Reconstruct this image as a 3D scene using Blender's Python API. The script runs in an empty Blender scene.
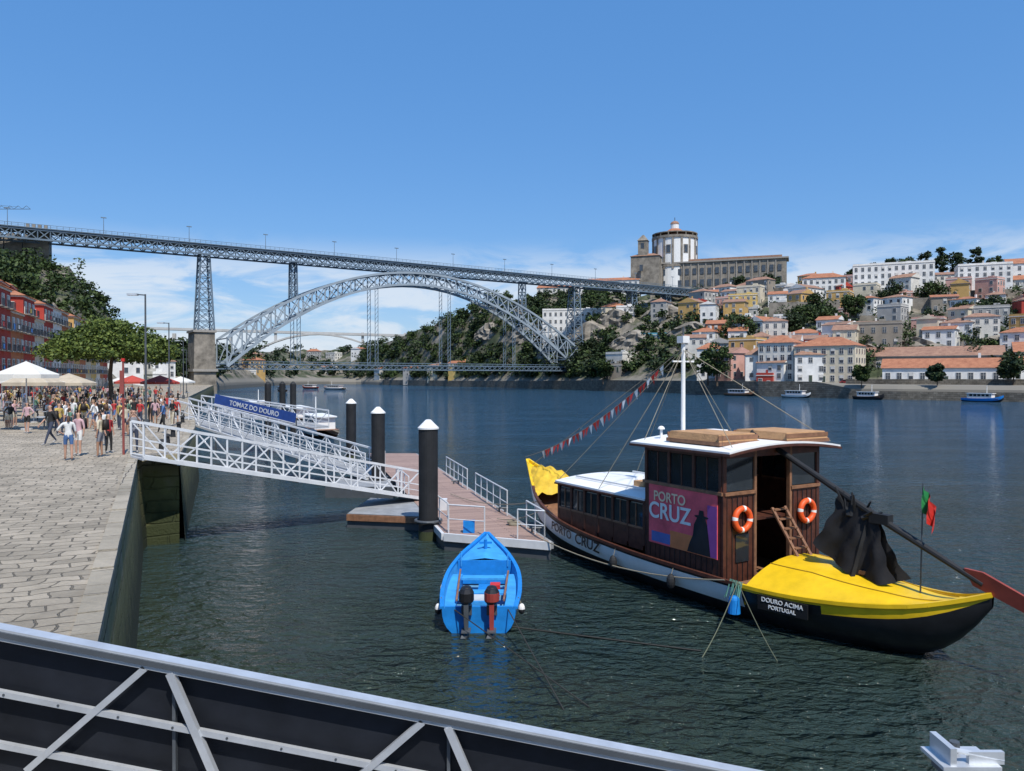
import bpy, math, random
import numpy as np
from mathutils import Matrix, Vector
random.seed(7); np.random.seed(7)
R=random.uniform
scene=bpy.context.scene
COL=scene.collection

# ---------------------------------------------------------------- materials
MC={}
def _nt(name):
    m=bpy.data.materials.new(name); m.use_nodes=True
    nt=m.node_tree; b=nt.nodes['Principled BSDF']; return m,nt,b
def N(nt,t,**k):
    n=nt.nodes.new(t)
    for a,v in k.items(): setattr(n,a,v)
    return n
def mat(name,col,rough=.7,metal=0,var=.15,scale=2.0,bump=0.0,bscale=None,spec=.4):
    if name in MC: return MC[name]
    m,nt,b=_nt(name)
    g=N(nt,'ShaderNodeNewGeometry'); n=N(nt,'ShaderNodeTexNoise'); n.inputs['Scale'].default_value=scale; n.inputs['Detail'].default_value=6; n.inputs['Roughness'].default_value=.65
    nt.links.new(g.outputs['Position'],n.inputs['Vector'])
    r=N(nt,'ShaderNodeValToRGB'); r.color_ramp.elements[0].position=.3; r.color_ramp.elements[1].position=.7
    r.color_ramp.elements[0].color=[max(0,c*(1-var)) for c in col]+[1]
    r.color_ramp.elements[1].color=[min(1,c*(1+var)) for c in col]+[1]
    nt.links.new(n.outputs['Fac'],r.inputs['Fac']); nt.links.new(r.outputs['Color'],b.inputs['Base Color'])
    b.inputs['Roughness'].default_value=rough; b.inputs['Metallic'].default_value=metal
    b.inputs['Specular IOR Level'].default_value=spec
    if bump:
        n2=N(nt,'ShaderNodeTexNoise'); n2.inputs['Scale'].default_value=bscale or scale*6; n2.inputs['Detail'].default_value=6
        nt.links.new(g.outputs['Position'],n2.inputs['Vector'])
        bp=N(nt,'ShaderNodeBump'); bp.inputs['Strength'].default_value=bump; bp.inputs['Distance'].default_value=.05
        nt.links.new(n2.outputs['Fac'],bp.inputs['Height']); nt.links.new(bp.outputs['Normal'],b.inputs['Normal'])
    MC[name]=m; return m
def leafmat(name,dark,light,sc=.35):
    if name in MC: return MC[name]
    m,nt,b=_nt(name)
    g=N(nt,'ShaderNodeNewGeometry'); n=N(nt,'ShaderNodeTexNoise'); n.inputs['Scale'].default_value=sc; n.inputs['Detail'].default_value=3
    nt.links.new(g.outputs['Position'],n.inputs['Vector'])
    a=N(nt,'ShaderNodeMath',operation='ADD'); nt.links.new(n.outputs['Fac'],a.inputs[0])
    mu=N(nt,'ShaderNodeMath',operation='MULTIPLY_ADD'); mu.inputs[1].default_value=.5; mu.inputs[2].default_value=-.25
    nt.links.new(g.outputs['Random Per Island'],mu.inputs[0]); nt.links.new(mu.outputs[0],a.inputs[1])
    r=N(nt,'ShaderNodeValToRGB'); r.color_ramp.elements[0].position=.3; r.color_ramp.elements[1].position=.72
    r.color_ramp.elements[0].color=list(dark)+[1]; r.color_ramp.elements[1].color=list(light)+[1]
    nt.links.new(a.outputs[0],r.inputs['Fac']); nt.links.new(r.outputs['Color'],b.inputs['Base Color'])
    b.inputs['Roughness'].default_value=.65; b.inputs['Specular IOR Level'].default_value=.25
    MC[name]=m; return m
def stonemat(name,c1,c2,mortar,sx,sy,rotz=0,vertical=False,algae=False,rough=.85,msize=.03,dist=.06,blotch=(.6,1.18)):
    m,nt,b=_nt(name)
    g=N(nt,'ShaderNodeNewGeometry'); src=g.outputs['Position']
    if vertical:
        s=N(nt,'ShaderNodeSeparateXYZ'); nt.links.new(src,s.inputs[0])
        ad=N(nt,'ShaderNodeMath',operation='SUBTRACT'); nt.links.new(s.outputs['Y'],ad.inputs[0]); nt.links.new(s.outputs['X'],ad.inputs[1])
        c=N(nt,'ShaderNodeCombineXYZ'); nt.links.new(ad.outputs[0],c.inputs['X']); nt.links.new(s.outputs['Z'],c.inputs['Y']); src=c.outputs[0]
    mp=N(nt,'ShaderNodeMapping'); mp.inputs['Rotation'].default_value=(0,0,rotz); nt.links.new(src,mp.inputs[0])
    dn=N(nt,'ShaderNodeTexNoise'); dn.inputs['Scale'].default_value=1.3; dn.inputs['Detail'].default_value=4; nt.links.new(mp.outputs[0],dn.inputs['Vector'])
    vm=N(nt,'ShaderNodeVectorMath',operation='SCALE'); vm.inputs['Scale'].default_value=dist*4; nt.links.new(dn.outputs['Color'],vm.inputs[0])
    va=N(nt,'ShaderNodeVectorMath',operation='ADD'); nt.links.new(mp.outputs[0],va.inputs[0]); nt.links.new(vm.outputs[0],va.inputs[1])
    br=N(nt,'ShaderNodeTexBrick'); br.inputs['Scale'].default_value=1; br.inputs['Brick Width'].default_value=sx; br.inputs['Row Height'].default_value=sy
    br.inputs['Mortar Size'].default_value=msize; br.inputs['Mortar Smooth'].default_value=.6
    br.inputs['Color1'].default_value=list(c1)+[1]; br.inputs['Color2'].default_value=list(c2)+[1]; br.inputs['Mortar'].default_value=list(mortar)+[1]
    nt.links.new(va.outputs[0],br.inputs['Vector'])
    n=N(nt,'ShaderNodeTexNoise'); n.inputs['Scale'].default_value=.45; n.inputs['Detail'].default_value=10; n.inputs['Roughness'].default_value=.75; nt.links.new(g.outputs['Position'],n.inputs['Vector'])
    r=N(nt,'ShaderNodeValToRGB'); r.color_ramp.elements[0].position=.3; r.color_ramp.elements[1].position=.7
    r.color_ramp.elements[0].color=(blotch[0],blotch[0]*.98,blotch[0]*.92,1); r.color_ramp.elements[1].color=(blotch[1],blotch[1]*.98,blotch[1]*.95,1)
    nt.links.new(n.outputs['Fac'],r.inputs['Fac'])
    mx=N(nt,'ShaderNodeMix',data_type='RGBA',blend_type='MULTIPLY'); mx.inputs['Factor'].default_value=1
    nt.links.new(br.outputs['Color'],mx.inputs['A']); nt.links.new(r.outputs['Color'],mx.inputs['B']); out=mx.outputs['Result']
    if algae:
        s2=N(nt,'ShaderNodeSeparateXYZ'); nt.links.new(g.outputs['Position'],s2.inputs[0])
        n3=N(nt,'ShaderNodeTexNoise'); n3.inputs['Scale'].default_value=1.5; n3.inputs['Detail'].default_value=6; nt.links.new(g.outputs['Position'],n3.inputs['Vector'])
        ma=N(nt,'ShaderNodeMath',operation='MULTIPLY_ADD'); ma.inputs[1].default_value=2.2; nt.links.new(n3.outputs['Fac'],ma.inputs[0]); nt.links.new(s2.outputs['Z'],ma.inputs[2])
        mr=N(nt,'ShaderNodeMapRange'); mr.inputs['From Min'].default_value=3.4; mr.inputs['From Max'].default_value=5.0; nt.links.new(ma.outputs[0],mr.inputs['Value'])
        tm=N(nt,'ShaderNodeMapRange'); tm.inputs['From Min'].default_value=1.6; tm.inputs['From Max'].default_value=4.0; nt.links.new(ma.outputs[0],tm.inputs['Value'])
        gr=N(nt,'ShaderNodeValToRGB'); gr.color_ramp.elements[0].color=(.028,.036,.008,1); gr.color_ramp.elements[1].color=(.20,.18,.06,1); gr.color_ramp.elements[0].position=.15; gr.color_ramp.elements[1].position=.9
        nt.links.new(tm.outputs[0],gr.inputs['Fac'])
        m2=N(nt,'ShaderNodeMix',data_type='RGBA'); nt.links.new(gr.outputs['Color'],m2.inputs['A'])
        nt.links.new(mr.outputs[0],m2.inputs['Factor']); nt.links.new(out,m2.inputs['B']); out=m2.outputs['Result']
    nt.links.new(out,b.inputs['Base Color']); b.inputs['Roughness'].default_value=rough
    n4=N(nt,'ShaderNodeTexNoise'); n4.inputs['Scale'].default_value=11; n4.inputs['Detail'].default_value=7; n4.inputs['Roughness'].default_value=.7; nt.links.new(g.outputs['Position'],n4.inputs['Vector'])
    hm=N(nt,'ShaderNodeMath',operation='MULTIPLY_ADD'); hm.inputs[1].default_value=-1.0
    nt.links.new(br.outputs['Fac'],hm.inputs[0]); nt.links.new(n4.outputs['Fac'],hm.inputs[2])
    bp=N(nt,'ShaderNodeBump'); bp.inputs['Strength'].default_value=1; bp.inputs['Distance'].default_value=.05
    nt.links.new(hm.outputs[0],bp.inputs['Height']); nt.links.new(bp.outputs['Normal'],b.inputs['Normal'])
    return m

WHITE=mat('white_paint',(.76,.76,.74),.45,var=.07,scale=1.5)
ALU=mat('aluminium',(.60,.62,.64),.42,.5,var=.14,scale=3)
ALUW=mat('galvanised_white',(.66,.67,.68),.5,.15,var=.12)
BLACK=mat('black_paint',(.014,.014,.016),.38,var=.35)
BLACKM=mat('black_matt',(.015,.016,.018),.7,var=.35)
DPAN=mat('dark_panel',(.010,.012,.017),.6,var=.5,scale=1.2,spec=.25)
YEL=mat('yellow_paint',(.72,.46,.012),.42,var=.16,scale=1.6,bump=.15,bscale=2)
BROWN=mat('brown_wood',(.075,.026,.016),.5,var=.4,scale=5)
BROWN2=mat('brown_wood_light',(.22,.11,.06),.6,var=.35,scale=5)
TAN=mat('tan_canvas',(.44,.25,.12),.8,var=.18,scale=4,bump=.5)
GLASS=mat('dark_glass',(.02,.025,.03),.08,var=.3,spec=.8)
WIN=mat('window_glass',(.05,.06,.075),.15,var=.5,scale=.7,spec=.7)
RING=mat('ring_orange',(.75,.10,.02),.5,var=.05)
RED=mat('red_paint',(.55,.03,.02),.5,var=.1)
GREEN=mat('green_cloth',(.02,.22,.06),.7)
ROPE=mat('rope',(.26,.23,.17),.9)
ROPED=mat('rope_dark',(.03,.03,.028),.9)
BLUE=mat('boat_blue',(.012,.20,.58),.42,var=.18,scale=3)
BLUEL=mat('boat_blue_inner',(.045,.30,.66),.55,var=.2,scale=3)
BLUED=mat('banner_blue',(.02,.06,.24),.6)
IRON=mat('bridge_iron',(.13,.18,.23),.6,var=.2,scale=.1)
IRONL=mat('arch_iron',(.27,.32,.36),.6,var=.15,scale=.1)
CONC=mat('concrete',(.42,.42,.41),.85,var=.1,scale=.1)
GRAN=mat('granite_wall',(.23,.205,.17),.9,var=.5,scale=.3,bump=.3)
STEEL=mat('dark_steel',(.09,.10,.11),.5,.3)
GREYD=mat('grey_deck',(.25,.26,.27),.7,var=.25)
BARK=mat('bark',(.09,.065,.045),.9,var=.3,scale=5)
def tilemat(name,c1,c2):
    m,nt,b=_nt(name)
    g=N(nt,'ShaderNodeNewGeometry')
    n=N(nt,'ShaderNodeTexNoise'); n.inputs['Scale'].default_value=.6; n.inputs['Detail'].default_value=8; n.inputs['Roughness'].default_value=.75
    nt.links.new(g.outputs['Position'],n.inputs['Vector'])
    r=N(nt,'ShaderNodeValToRGB'); r.color_ramp.elements[0].position=.35; r.color_ramp.elements[1].position=.65
    r.color_ramp.elements[0].color=list(c1)+[1]; r.color_ramp.elements[1].color=list(c2)+[1]
    nt.links.new(n.outputs['Fac'],r.inputs['Fac']); nt.links.new(r.outputs['Color'],b.inputs['Base Color'])
    w=N(nt,'ShaderNodeTexWave'); w.inputs['Scale'].default_value=1.2; nt.links.new(g.outputs['Position'],w.inputs['Vector'])
    bp=N(nt,'ShaderNodeBump'); bp.inputs['Strength'].default_value=.5; bp.inputs['Distance'].default_value=.08
    nt.links.new(w.outputs['Fac'],bp.inputs['Height']); nt.links.new(bp.outputs['Normal'],b.inputs['Normal'])
    b.inputs['Roughness'].default_value=.85; return m
TILE=tilemat('roof_tiles',(.27,.10,.05),(.44,.19,.10))
TILE2=tilemat('roof_tiles_old',(.21,.11,.075),(.36,.21,.14))
LEAF=leafmat('leaves',(.014,.028,.008),(.062,.095,.026))
LEAFP=leafmat('leaves_pine',(.035,.060,.012),(.14,.18,.035),.8)
LEAFD=leafmat('leaves_dark',(.010,.020,.008),(.040,.064,.022))

# ---------------------------------------------------------------- mesh builder
class MB:
    def __init__(s): s.v=[];s.f=[];s.m=[];s.mats=[];s.X=Matrix.Identity(4)
    def mi(s,m):
        if m not in s.mats: s.mats.append(m)
        return s.mats.index(m)
    def add(s,pts,faces,m):
        o=len(s.v); k=s.mi(m)
        for p in pts: s.v.append(tuple(s.X@Vector(p)))
        for f in faces: s.f.append([i+o for i in f]); s.m.append(k)
    def face(s,pts,m): s.add(pts,[list(range(len(pts)))],m)
    def box(s,c,d,m,rz=0,taper=1.0):
        x,y,z=d[0]/2,d[1]/2,d[2]/2; ca,sa=math.cos(rz),math.sin(rz); P=[]
        for k in (-1,1):
            t=taper if k>0 else 1
            for i,j in ((-1,-1),(1,-1),(1,1),(-1,1)):
                a,b=i*x*t,j*y*t; P.append((c[0]+a*ca-b*sa,c[1]+a*sa+b*ca,c[2]+k*z))
        s.add(P,[[3,2,1,0],[4,5,6,7],[0,1,5,4],[1,2,6,5],[2,3,7,6],[3,0,4,7]],m)
    def tube(s,p,q,r,m,r2=None,n=6,cap=True):
        p=Vector(p);q=Vector(q); r2=r if r2 is None else r2
        d=(q-p)
        if d.length<1e-6: return
        d.normalize(); u=d.cross(Vector((0,0,1)) if abs(d.z)<.95 else Vector((1,0,0))).normalized(); w=d.cross(u)
        P=[]
        for c,rr in ((p,r),(q,r2)):
            for i in range(n):
                a=2*math.pi*i/n; P.append(tuple(c+u*math.cos(a)*rr+w*math.sin(a)*rr))
        F=[[i,i+n,(i+1)%n+n,(i+1)%n] for i in range(n)]
        if cap: F+= [list(range(n)),[2*n-1-i for i in range(n)]]
        s.add(P,F,m)
    def bar(s,p,q,w,h,m):
        p=Vector(p);q=Vector(q);d=(q-p)
        if d.length<1e-6: return
        d.normalize(); u=d.cross(Vector((0,0,1)) if abs(d.z)<.97 else Vector((1,0,0))).normalized(); t=u.cross(d)
        P=[]
        for c in (p,q):
            for i,j in ((-1,-1),(1,-1),(1,1),(-1,1)): P.append(tuple(c+u*i*w/2+t*j*h/2))
        s.add(P,[[3,2,1,0],[4,5,6,7],[0,1,5,4],[1,2,6,5],[2,3,7,6],[3,0,4,7]],m)
    def torus(s,c,X,Y,Rr,r,mA,mB_=None,n=24,k=8):
        c=Vector(c);X=Vector(X);Y=Vector(Y);Z=X.cross(Y); P=[]
        for i in range(n):
            a=2*math.pi*i/n; d=X*math.cos(a)+Y*math.sin(a)
            for j in range(k):
                b=2*math.pi*j/k; P.append(tuple(c+d*(Rr+r*math.cos(b))+Z*r*math.sin(b)))
        for i in range(n):
            F=[[i*k+j,((i+1)%n)*k+j,((i+1)%n)*k+(j+1)%k,i*k+(j+1)%k] for j in range(k)]
            m=mB_ if (mB_ and i%(n//4)==0) else mA
            if i==0: o=len(s.v); s.add(P,[],m)
            km=s.mi(m)
            for f in F: s.f.append([q+o for q in f]); s.m.append(km)
    def dome(s,c,r,h,m,n=20,k=6,a1=math.pi/2):
        P=[];F=[]
        for i in range(k+1):
            a=a1*i/k
            for j in range(n):
                b=2*math.pi*j/n; P.append((c[0]+r*math.cos(a)*math.cos(b),c[1]+r*math.cos(a)*math.sin(b),c[2]+h*math.sin(a)))
        for i in range(k):
            for j in range(n): F.append([i*n+j,i*n+(j+1)%n,(i+1)*n+(j+1)%n,(i+1)*n+j])
        s.add(P,F,m)
    def obj(s,name,origin=(0,0,0),parent=None,smooth=False):
        me=bpy.data.meshes.new(name); o=Vector(origin)
        me.from_pydata([tuple(Vector(p)-o) for p in s.v],[],s.f)
        for m in s.mats: me.materials.append(m)
        me.polygons.foreach_set('material_index',s.m)
        if smooth: me.polygons.foreach_set('use_smooth',[True]*len(s.f))
        me.update(); ob=bpy.data.objects.new(name,me); COL.objects.link(ob)
        if parent: ob.parent=parent
        else: ob.location=o
        return ob
def group(name,origin,parts,smooth=()):
    e=bpy.data.objects.new(name,None); e.location=origin; e.empty_display_size=.5; COL.objects.link(e)
    for k,p in parts.items():
        if p.f: p.obj(k,origin,e,k in smooth)
    return e
def text(name,body,size,Mw,m,parent,origin,ext=.004,sx=1):
    c=bpy.data.curves.new(name,'FONT'); c.body=body; c.size=size; c.extrude=ext; c.align_x='CENTER'; c.align_y='CENTER'; c.offset=.018*size
    c.materials.append(m); o=bpy.data.objects.new(name,c); COL.objects.link(o); o.parent=parent
    o.matrix_basis=Matrix.Translation(-Vector(origin))@Mw@Matrix.Diagonal((sx,1,1,1)); return o
def frame(p,x,z):
    x=Vector(x).normalized(); z=Vector(z); y=(z-x*z.dot(x)).normalized(); n=x.cross(y)
    return Matrix(((x.x,y.x,n.x,p[0]),(x.y,y.y,n.y,p[1]),(x.z,y.z,n.z,p[2]),(0,0,0,1)))

# ---------------------------------------------------------------- camera, light, sky
cam=bpy.data.cameras.new('camera'); co=bpy.data.objects.new('camera',cam); COL.objects.link(co)
co.location=(0,0,6.4); co.rotation_euler=(math.radians(90-.64),0,0); cam.lens=26.7; cam.sensor_width=36; cam.clip_end=20000; cam.clip_start=.1
scene.camera=co
scene.view_settings.view_transform='Standard'; scene.view_settings.look='None'; scene.view_settings.exposure=0
el=math.radians(57); h=Vector((.40,-.91,0)).normalized()
sd=Vector((h.x*math.cos(el),h.y*math.cos(el),math.sin(el)))
sl=bpy.data.lights.new('sun','SUN'); sl.energy=5.0; sl.angle=math.radians(.5); sl.color=(1,.95,.87)
so=bpy.data.objects.new('sun',sl); COL.objects.link(so); so.rotation_euler=sd.to_track_quat('Z','Y').to_euler(); so.location=(0,-20,60)
w=bpy.data.worlds.new('World'); scene.world=w; w.use_nodes=True; nt=w.node_tree
bg=nt.nodes['Background']; bg.inputs['Strength'].default_value=.125
sk=N(nt,'ShaderNodeTexSky',sky_type='NISHITA'); sk.sun_disc=False; sk.sun_elevation=el; sk.sun_rotation=math.atan2(sd.x,sd.y)
sk.air_density=1.1; sk.dust_density=.3; sk.ozone_density=2.0; sk.altitude=50
hs_=N(nt,'ShaderNodeHueSaturation'); hs_.inputs['Saturation'].default_value=1.2; hs_.inputs['Value'].default_value=1.1; nt.links.new(sk.outputs[0],hs_.inputs['Color'])
bl=N(nt,'ShaderNodeMix',data_type='RGBA'); bl.inputs['Factor'].default_value=.55; nt.links.new(hs_.outputs[0],bl.inputs['A']); bl.inputs['B'].default_value=(.80,2.6,6.4,1)
tc=N(nt,'ShaderNodeTexCoord'); sp=N(nt,'ShaderNodeSeparateXYZ'); nt.links.new(tc.outputs['Generated'],sp.inputs[0])
mp=N(nt,'ShaderNodeMapping'); mp.inputs['Scale'].default_value=(2.2,2.2,9); mp.inputs['Location'].default_value=(.35,.1,0); nt.links.new(tc.outputs['Generated'],mp.inputs[0])
cn=N(nt,'ShaderNodeTexNoise'); cn.inputs['Scale'].default_value=3.0; cn.inputs['Detail'].default_value=9; cn.inputs['Roughness'].default_value=.6; cn.inputs['Distortion'].default_value=.6
nt.links.new(mp.outputs[0],cn.inputs['Vector'])
cr=N(nt,'ShaderNodeMapRange',interpolation_type='SMOOTHSTEP'); cr.inputs['From Min'].default_value=.38; cr.inputs['From Max'].default_value=.58; nt.links.new(cn.outputs['Fac'],cr.inputs['Value'])
me_=N(nt,'ShaderNodeMapRange',interpolation_type='SMOOTHSTEP'); me_.inputs['From Min'].default_value=.185; me_.inputs['From Max'].default_value=.11; nt.links.new(sp.outputs['Z'],me_.inputs['Value'])
mm=N(nt,'ShaderNodeMath',operation='MULTIPLY'); nt.links.new(cr.outputs[0],mm.inputs[0]); nt.links.new(me_.outputs[0],mm.inputs[1])
m3=N(nt,'ShaderNodeMath',operation='MULTIPLY'); m3.inputs[1].default_value=.75; nt.links.new(mm.outputs[0],m3.inputs[0])
cm=N(nt,'ShaderNodeMix',data_type='RGBA'); nt.links.new(m3.outputs[0],cm.inputs['Factor']); nt.links.new(bl.outputs['Result'],cm.inputs['A']); cm.inputs['B'].default_value=(6.2,6.7,7.3,1)
nt.links.new(cm.outputs['Result'],bg.inputs['Color'])

# ---------------------------------------------------------------- water
m,nt,b=_nt('river_water')
g=N(nt,'ShaderNodeNewGeometry')
wn=N(nt,'ShaderNodeTexNoise'); wn.inputs['Scale'].default_value=.04; wn.inputs['Detail'].default_value=4; nt.links.new(g.outputs['Position'],wn.inputs['Vector'])
wr=N(nt,'ShaderNodeValToRGB'); wr.color_ramp.elements[0].position=.35; wr.color_ramp.elements[1].position=.65; wr.color_ramp.elements[0].color=(.026,.034,.018,1); wr.color_ramp.elements[1].color=(.020,.040,.042,1)
nt.links.new(wn.outputs['Fac'],wr.inputs['Fac'])
# blue sky reflection painted into the base colour, stronger with distance along Y
sxy=N(nt,'ShaderNodeSeparateXYZ'); nt.links.new(g.outputs['Position'],sxy.inputs[0])
refl_ramp=N(nt,'ShaderNodeMapRange'); refl_ramp.inputs['From Min'].default_value=20; refl_ramp.inputs['From Max'].default_value=90; nt.links.new(sxy.outputs['Y'],refl_ramp.inputs['Value'])
refl_mix=N(nt,'ShaderNodeMix',data_type='RGBA'); nt.links.new(refl_ramp.outputs[0],refl_mix.inputs['Factor']); nt.links.new(wr.outputs['Color'],refl_mix.inputs['A']); refl_mix.inputs['B'].default_value=(.018,.055,.095,1)
nt.links.new(refl_mix.outputs['Result'],b.inputs['Base Color'])
b.inputs['Roughness'].default_value=.04; b.inputs['IOR'].default_value=1.33
hs=None
ws=N(nt,'ShaderNodeTexNoise'); ws.inputs['Scale'].default_value=.07; ws.inputs['Detail'].default_value=5
wm_=N(nt,'ShaderNodeMapping'); wm_.inputs['Scale'].default_value=(1,2.6,1); wm_.inputs['Rotation'].default_value=(0,0,.5); nt.links.new(g.outputs['Position'],wm_.inputs[0]); nt.links.new(wm_.outputs[0],ws.inputs['Vector'])
wq=N(nt,'ShaderNodeMapRange'); wq.inputs['From Min'].default_value=.35; wq.inputs['From Max'].default_value=.65; wq.inputs['To Min'].default_value=.45; wq.inputs['To Max'].default_value=1.6; nt.links.new(ws.outputs['Fac'],wq.inputs['Value'])
for sc,amp,st,md in ((.22,1.0,(1,1.9,1),0),(.8,1.0,(1,1.8,1),0),(2.1,.75,(1,1.7,1),1),(6.0,.22,(1,1.4,1),1)):
    mp=N(nt,'ShaderNodeMapping'); mp.inputs['Scale'].default_value=st; mp.inputs['Rotation'].default_value=(0,0,.35); nt.links.new(g.outputs['Position'],mp.inputs[0])
    n=N(nt,'ShaderNodeTexNoise'); n.inputs['Scale'].default_value=sc; n.inputs['Detail'].default_value=3; n.inputs['Distortion'].default_value=.5; nt.links.new(mp.outputs[0],n.inputs['Vector'])
    src=n.outputs['Fac']
    if md:
        q=N(nt,'ShaderNodeMath',operation='MULTIPLY'); nt.links.new(src,q.inputs[0]); nt.links.new(wq.outputs[0],q.inputs[1]); src=q.outputs[0]
    a=N(nt,'ShaderNodeMath',operation='MULTIPLY_ADD'); a.inputs[1].default_value=amp; nt.links.new(src,a.inputs[0])
    if hs: nt.links.new(hs,a.inputs[2])
    else: a.inputs[2].default_value=0
    hs=a.outputs[0]
bp=N(nt,'ShaderNodeBump'); bp.inputs['Strength'].default_value=1; bp.inputs['Distance'].default_value=.46; nt.links.new(hs,bp.inputs['Height']); nt.links.new(bp.outputs['Normal'],b.inputs['Normal'])
W=MB(); W.face([(-6000,-3000,0),(6000,-3000,0),(6000,9000,0),(-6000,9000,0)],m); W.obj('river_water')
W=MB(); W.face([(-6000,-3000,-2.5),(6000,-3000,-2.5),(6000,9000,-2.5),(-6000,9000,-2.5)],mat('river_bed',(.06,.055,.04),.9)); W.obj('ground')

# ---------------------------------------------------------------- quay
QA=math.atan2(1,-.42)
PAVE=stonemat('quay_paving',(.48,.42,.335),(.33,.29,.23),(.19,.165,.125),.52,.31,rotz=-QA+math.pi/2,dist=.12,msize=.018,blotch=(.55,1.15))
QWALL=stonemat('quay_wall',(.34,.30,.24),(.23,.205,.165),(.06,.055,.045),1.1,.45,vertical=True,algae=True,msize=.035)
COPE=stonemat('quay_coping',(.46,.41,.33),(.34,.305,.245),(.15,.13,.11),1.4,2.0,rotz=-QA,msize=.015)
edge=[(-5.6,-30),(-5.6,7.6),(-4.55,8.2),(-13.75,27.8),(-14.1,28.9),(-12.9,29.4),(-19.6,47),(-49,115),(-112,285),(-150,320)]
Q=MB(); Q.face([(x,y,3.4) for x,y in edge]+[(-420,320,3.4),(-420,-30,3.4)],PAVE); Q.obj('quay_pavement')
Q=MB()
for a,b_ in zip(edge,edge[1:]):
    d=Vector((b_[0]-a[0],b_[1]-a[1],0)).normalized(); n_=Vector((d.y,-d.x,0))*.35
    Q.face([(a[0]+n_.x,a[1]+n_.y,-2.5),(a[0],a[1],3.4),(b_[0],b_[1],3.4),(b_[0]+n_.x,b_[1]+n_.y,-2.5)],QWALL)
Q.obj('quay_wall')
Q=MB()
for a,b_ in zip(edge[2:],edge[3:]):
    a=Vector(a+(0,));b2=Vector(b_+(0,)); d=(b2-a); L=d.length; d.normalize(); n_=Vector((-d.y,d.x,0)); 
    if L<1.5: continue
    k=0
    while k<L-.3 and k<120:
        l=min(R(.5,1.1),L-k); c=a+d*(k+l/2)+n_*.12
        Q.box((c.x,c.y,3.37+R(-.012,.02)),(l-.03,.30,.12),COPE,math.atan2(d.y,d.x)); k+=l
Q.obj('quay_coping')
def edgeX(Y):
    for a,b_ in zip(edge,edge[1:]):
        if a[1]<=Y<=b_[1] and b_[1]>a[1]: return a[0]+(b_[0]-a[0])*(Y-a[1])/(b_[1]-a[1])
    return edge[-1][0]

# ---------------------------------------------------------------- terrain (valley sides)
ST=[(-.85,[(70,3.2),(100,14),(170,40),(260,56)]),(-.75,[(88,3.2),(120,14),(190,36),(260,52)]),(-.674,[(106,3.2),(140,14),(200,32),(250,45)]),
(-.62,[(135,3.2),(165,12),(220,30),(262,45)]),(-.58,[(165,3.2),(190,10),(235,30),(270,44)]),(-.542,[(200,3.2),(225,12),(255,24),(290,35)]),(-.516,[(220,3.2),(245,8),(270,16),(300,24)]),
(-.47,[(240,3.2),(280,7),(310,11),(340,17)]),(-.42,[(286,3.2),(310,7),(350,12),(420,18)]),(-.36,[(430,3),(450,8),(520,15),(600,25)]),(-.30,[(600,3),(630,8),(720,20),(820,34)]),
(-.24,[(690,3),(720,8),(800,22),(900,38)]),(-.20,[(680,3),(700,8),(740,24),(800,36)]),(-.18,[(640,3),(660,8),(690,26),(720,36)]),(-.121,[(560,3),(575,9),(600,30),(625,45)]),
(-.082,[(515,3),(530,11),(555,38),(580,52)]),(-.016,[(455,3),(470,13),(500,42),(520,59)]),(.05,[(400,3.5),(412,10),(455,36),(500,60)]),(.116,[(352,4),(365,9),(425,38),(485,60)]),
(.168,[(324,4),(336,9),(395,36),(470,56)]),(.247,[(282,4),(296,7),(370,33),(480,61)]),(.326,[(252,4),(266,6),(330,25),(450,60)]),(.40,[(235,4),(250,5),(305,22),(420,56)]),
(.445,[(224,4),(244,4.6),(300,23),(420,56)]),(.51,[(214,4),(250,4.8),(290,21),(410,58)]),(.59,[(205,4),(242,4.8),(280,21),(400,58)]),(.674,[(195,4),(236,4.8),(270,20),(390,57)]),(.9,[(175,4),(210,5),(250,20),(370,57)]),(1.2,[(160,4),(185,5),(240,20),(360,57)])]
SB=np.array([s[0] for s in ST]); SY=np.array([[p[0] for p in s[1]] for s in ST]); SZ=np.array([[p[1] for p in s[1]] for s in ST])
def prof(b):
    ys=[np.interp(b,SB,SY[:,i]) for i in range(4)]; zs=[np.interp(b,SB,SZ[:,i]) for i in range(4)]
    return ys+[ys[3]+900],zs+[zs[3]+10]
def TZ(x,y):
    ys,zs=prof(x/y); return float(np.interp(y,ys,zs))
m,nt,b=_nt('hillside')
g=N(nt,'ShaderNodeNewGeometry')
n=N(nt,'ShaderNodeTexNoise'); n.inputs['Scale'].default_value=.045; n.inputs['Detail'].default_value=12; n.inputs['Roughness'].default_value=.75; nt.links.new(g.outputs['Position'],n.inputs['Vector'])
r=N(nt,'ShaderNodeValToRGB'); cr_=r.color_ramp; cr_.elements[0].position=.38; cr_.elements[0].color=(.022,.034,.012,1); cr_.elements[1].position=.62; cr_.elements[1].color=(.25,.22,.175,1)
e=cr_.elements.new(.47); e.color=(.055,.068,.028,1); e=cr_.elements.new(.53); e.color=(.14,.125,.095,1)
nt.links.new(n.outputs['Fac'],r.inputs['Fac'])
s=N(nt,'ShaderNodeSeparateXYZ'); nt.links.new(g.outputs['Position'],s.inputs[0])
mr=N(nt,'ShaderNodeMapRange'); mr.inputs['From Min'].default_value=5; mr.inputs['From Max'].default_value=6.5; nt.links.new(s.outputs['Z'],mr.inputs['Value'])
mx=N(nt,'ShaderNodeMix',data_type='RGBA'); mx.inputs['A'].default_value=(.20,.185,.155,1); nt.links.new(mr.outputs[0],mx.inputs['Factor']); nt.links.new(r.outputs['Color'],mx.inputs['B'])
nt.links.new(mx.outputs['Result'],b.inputs['Base Color']); b.inputs['Roughness'].default_value=.95
T=MB(); P=[];F=[]; bs=np.linspace(-.85,1.2,300); cols=0
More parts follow.
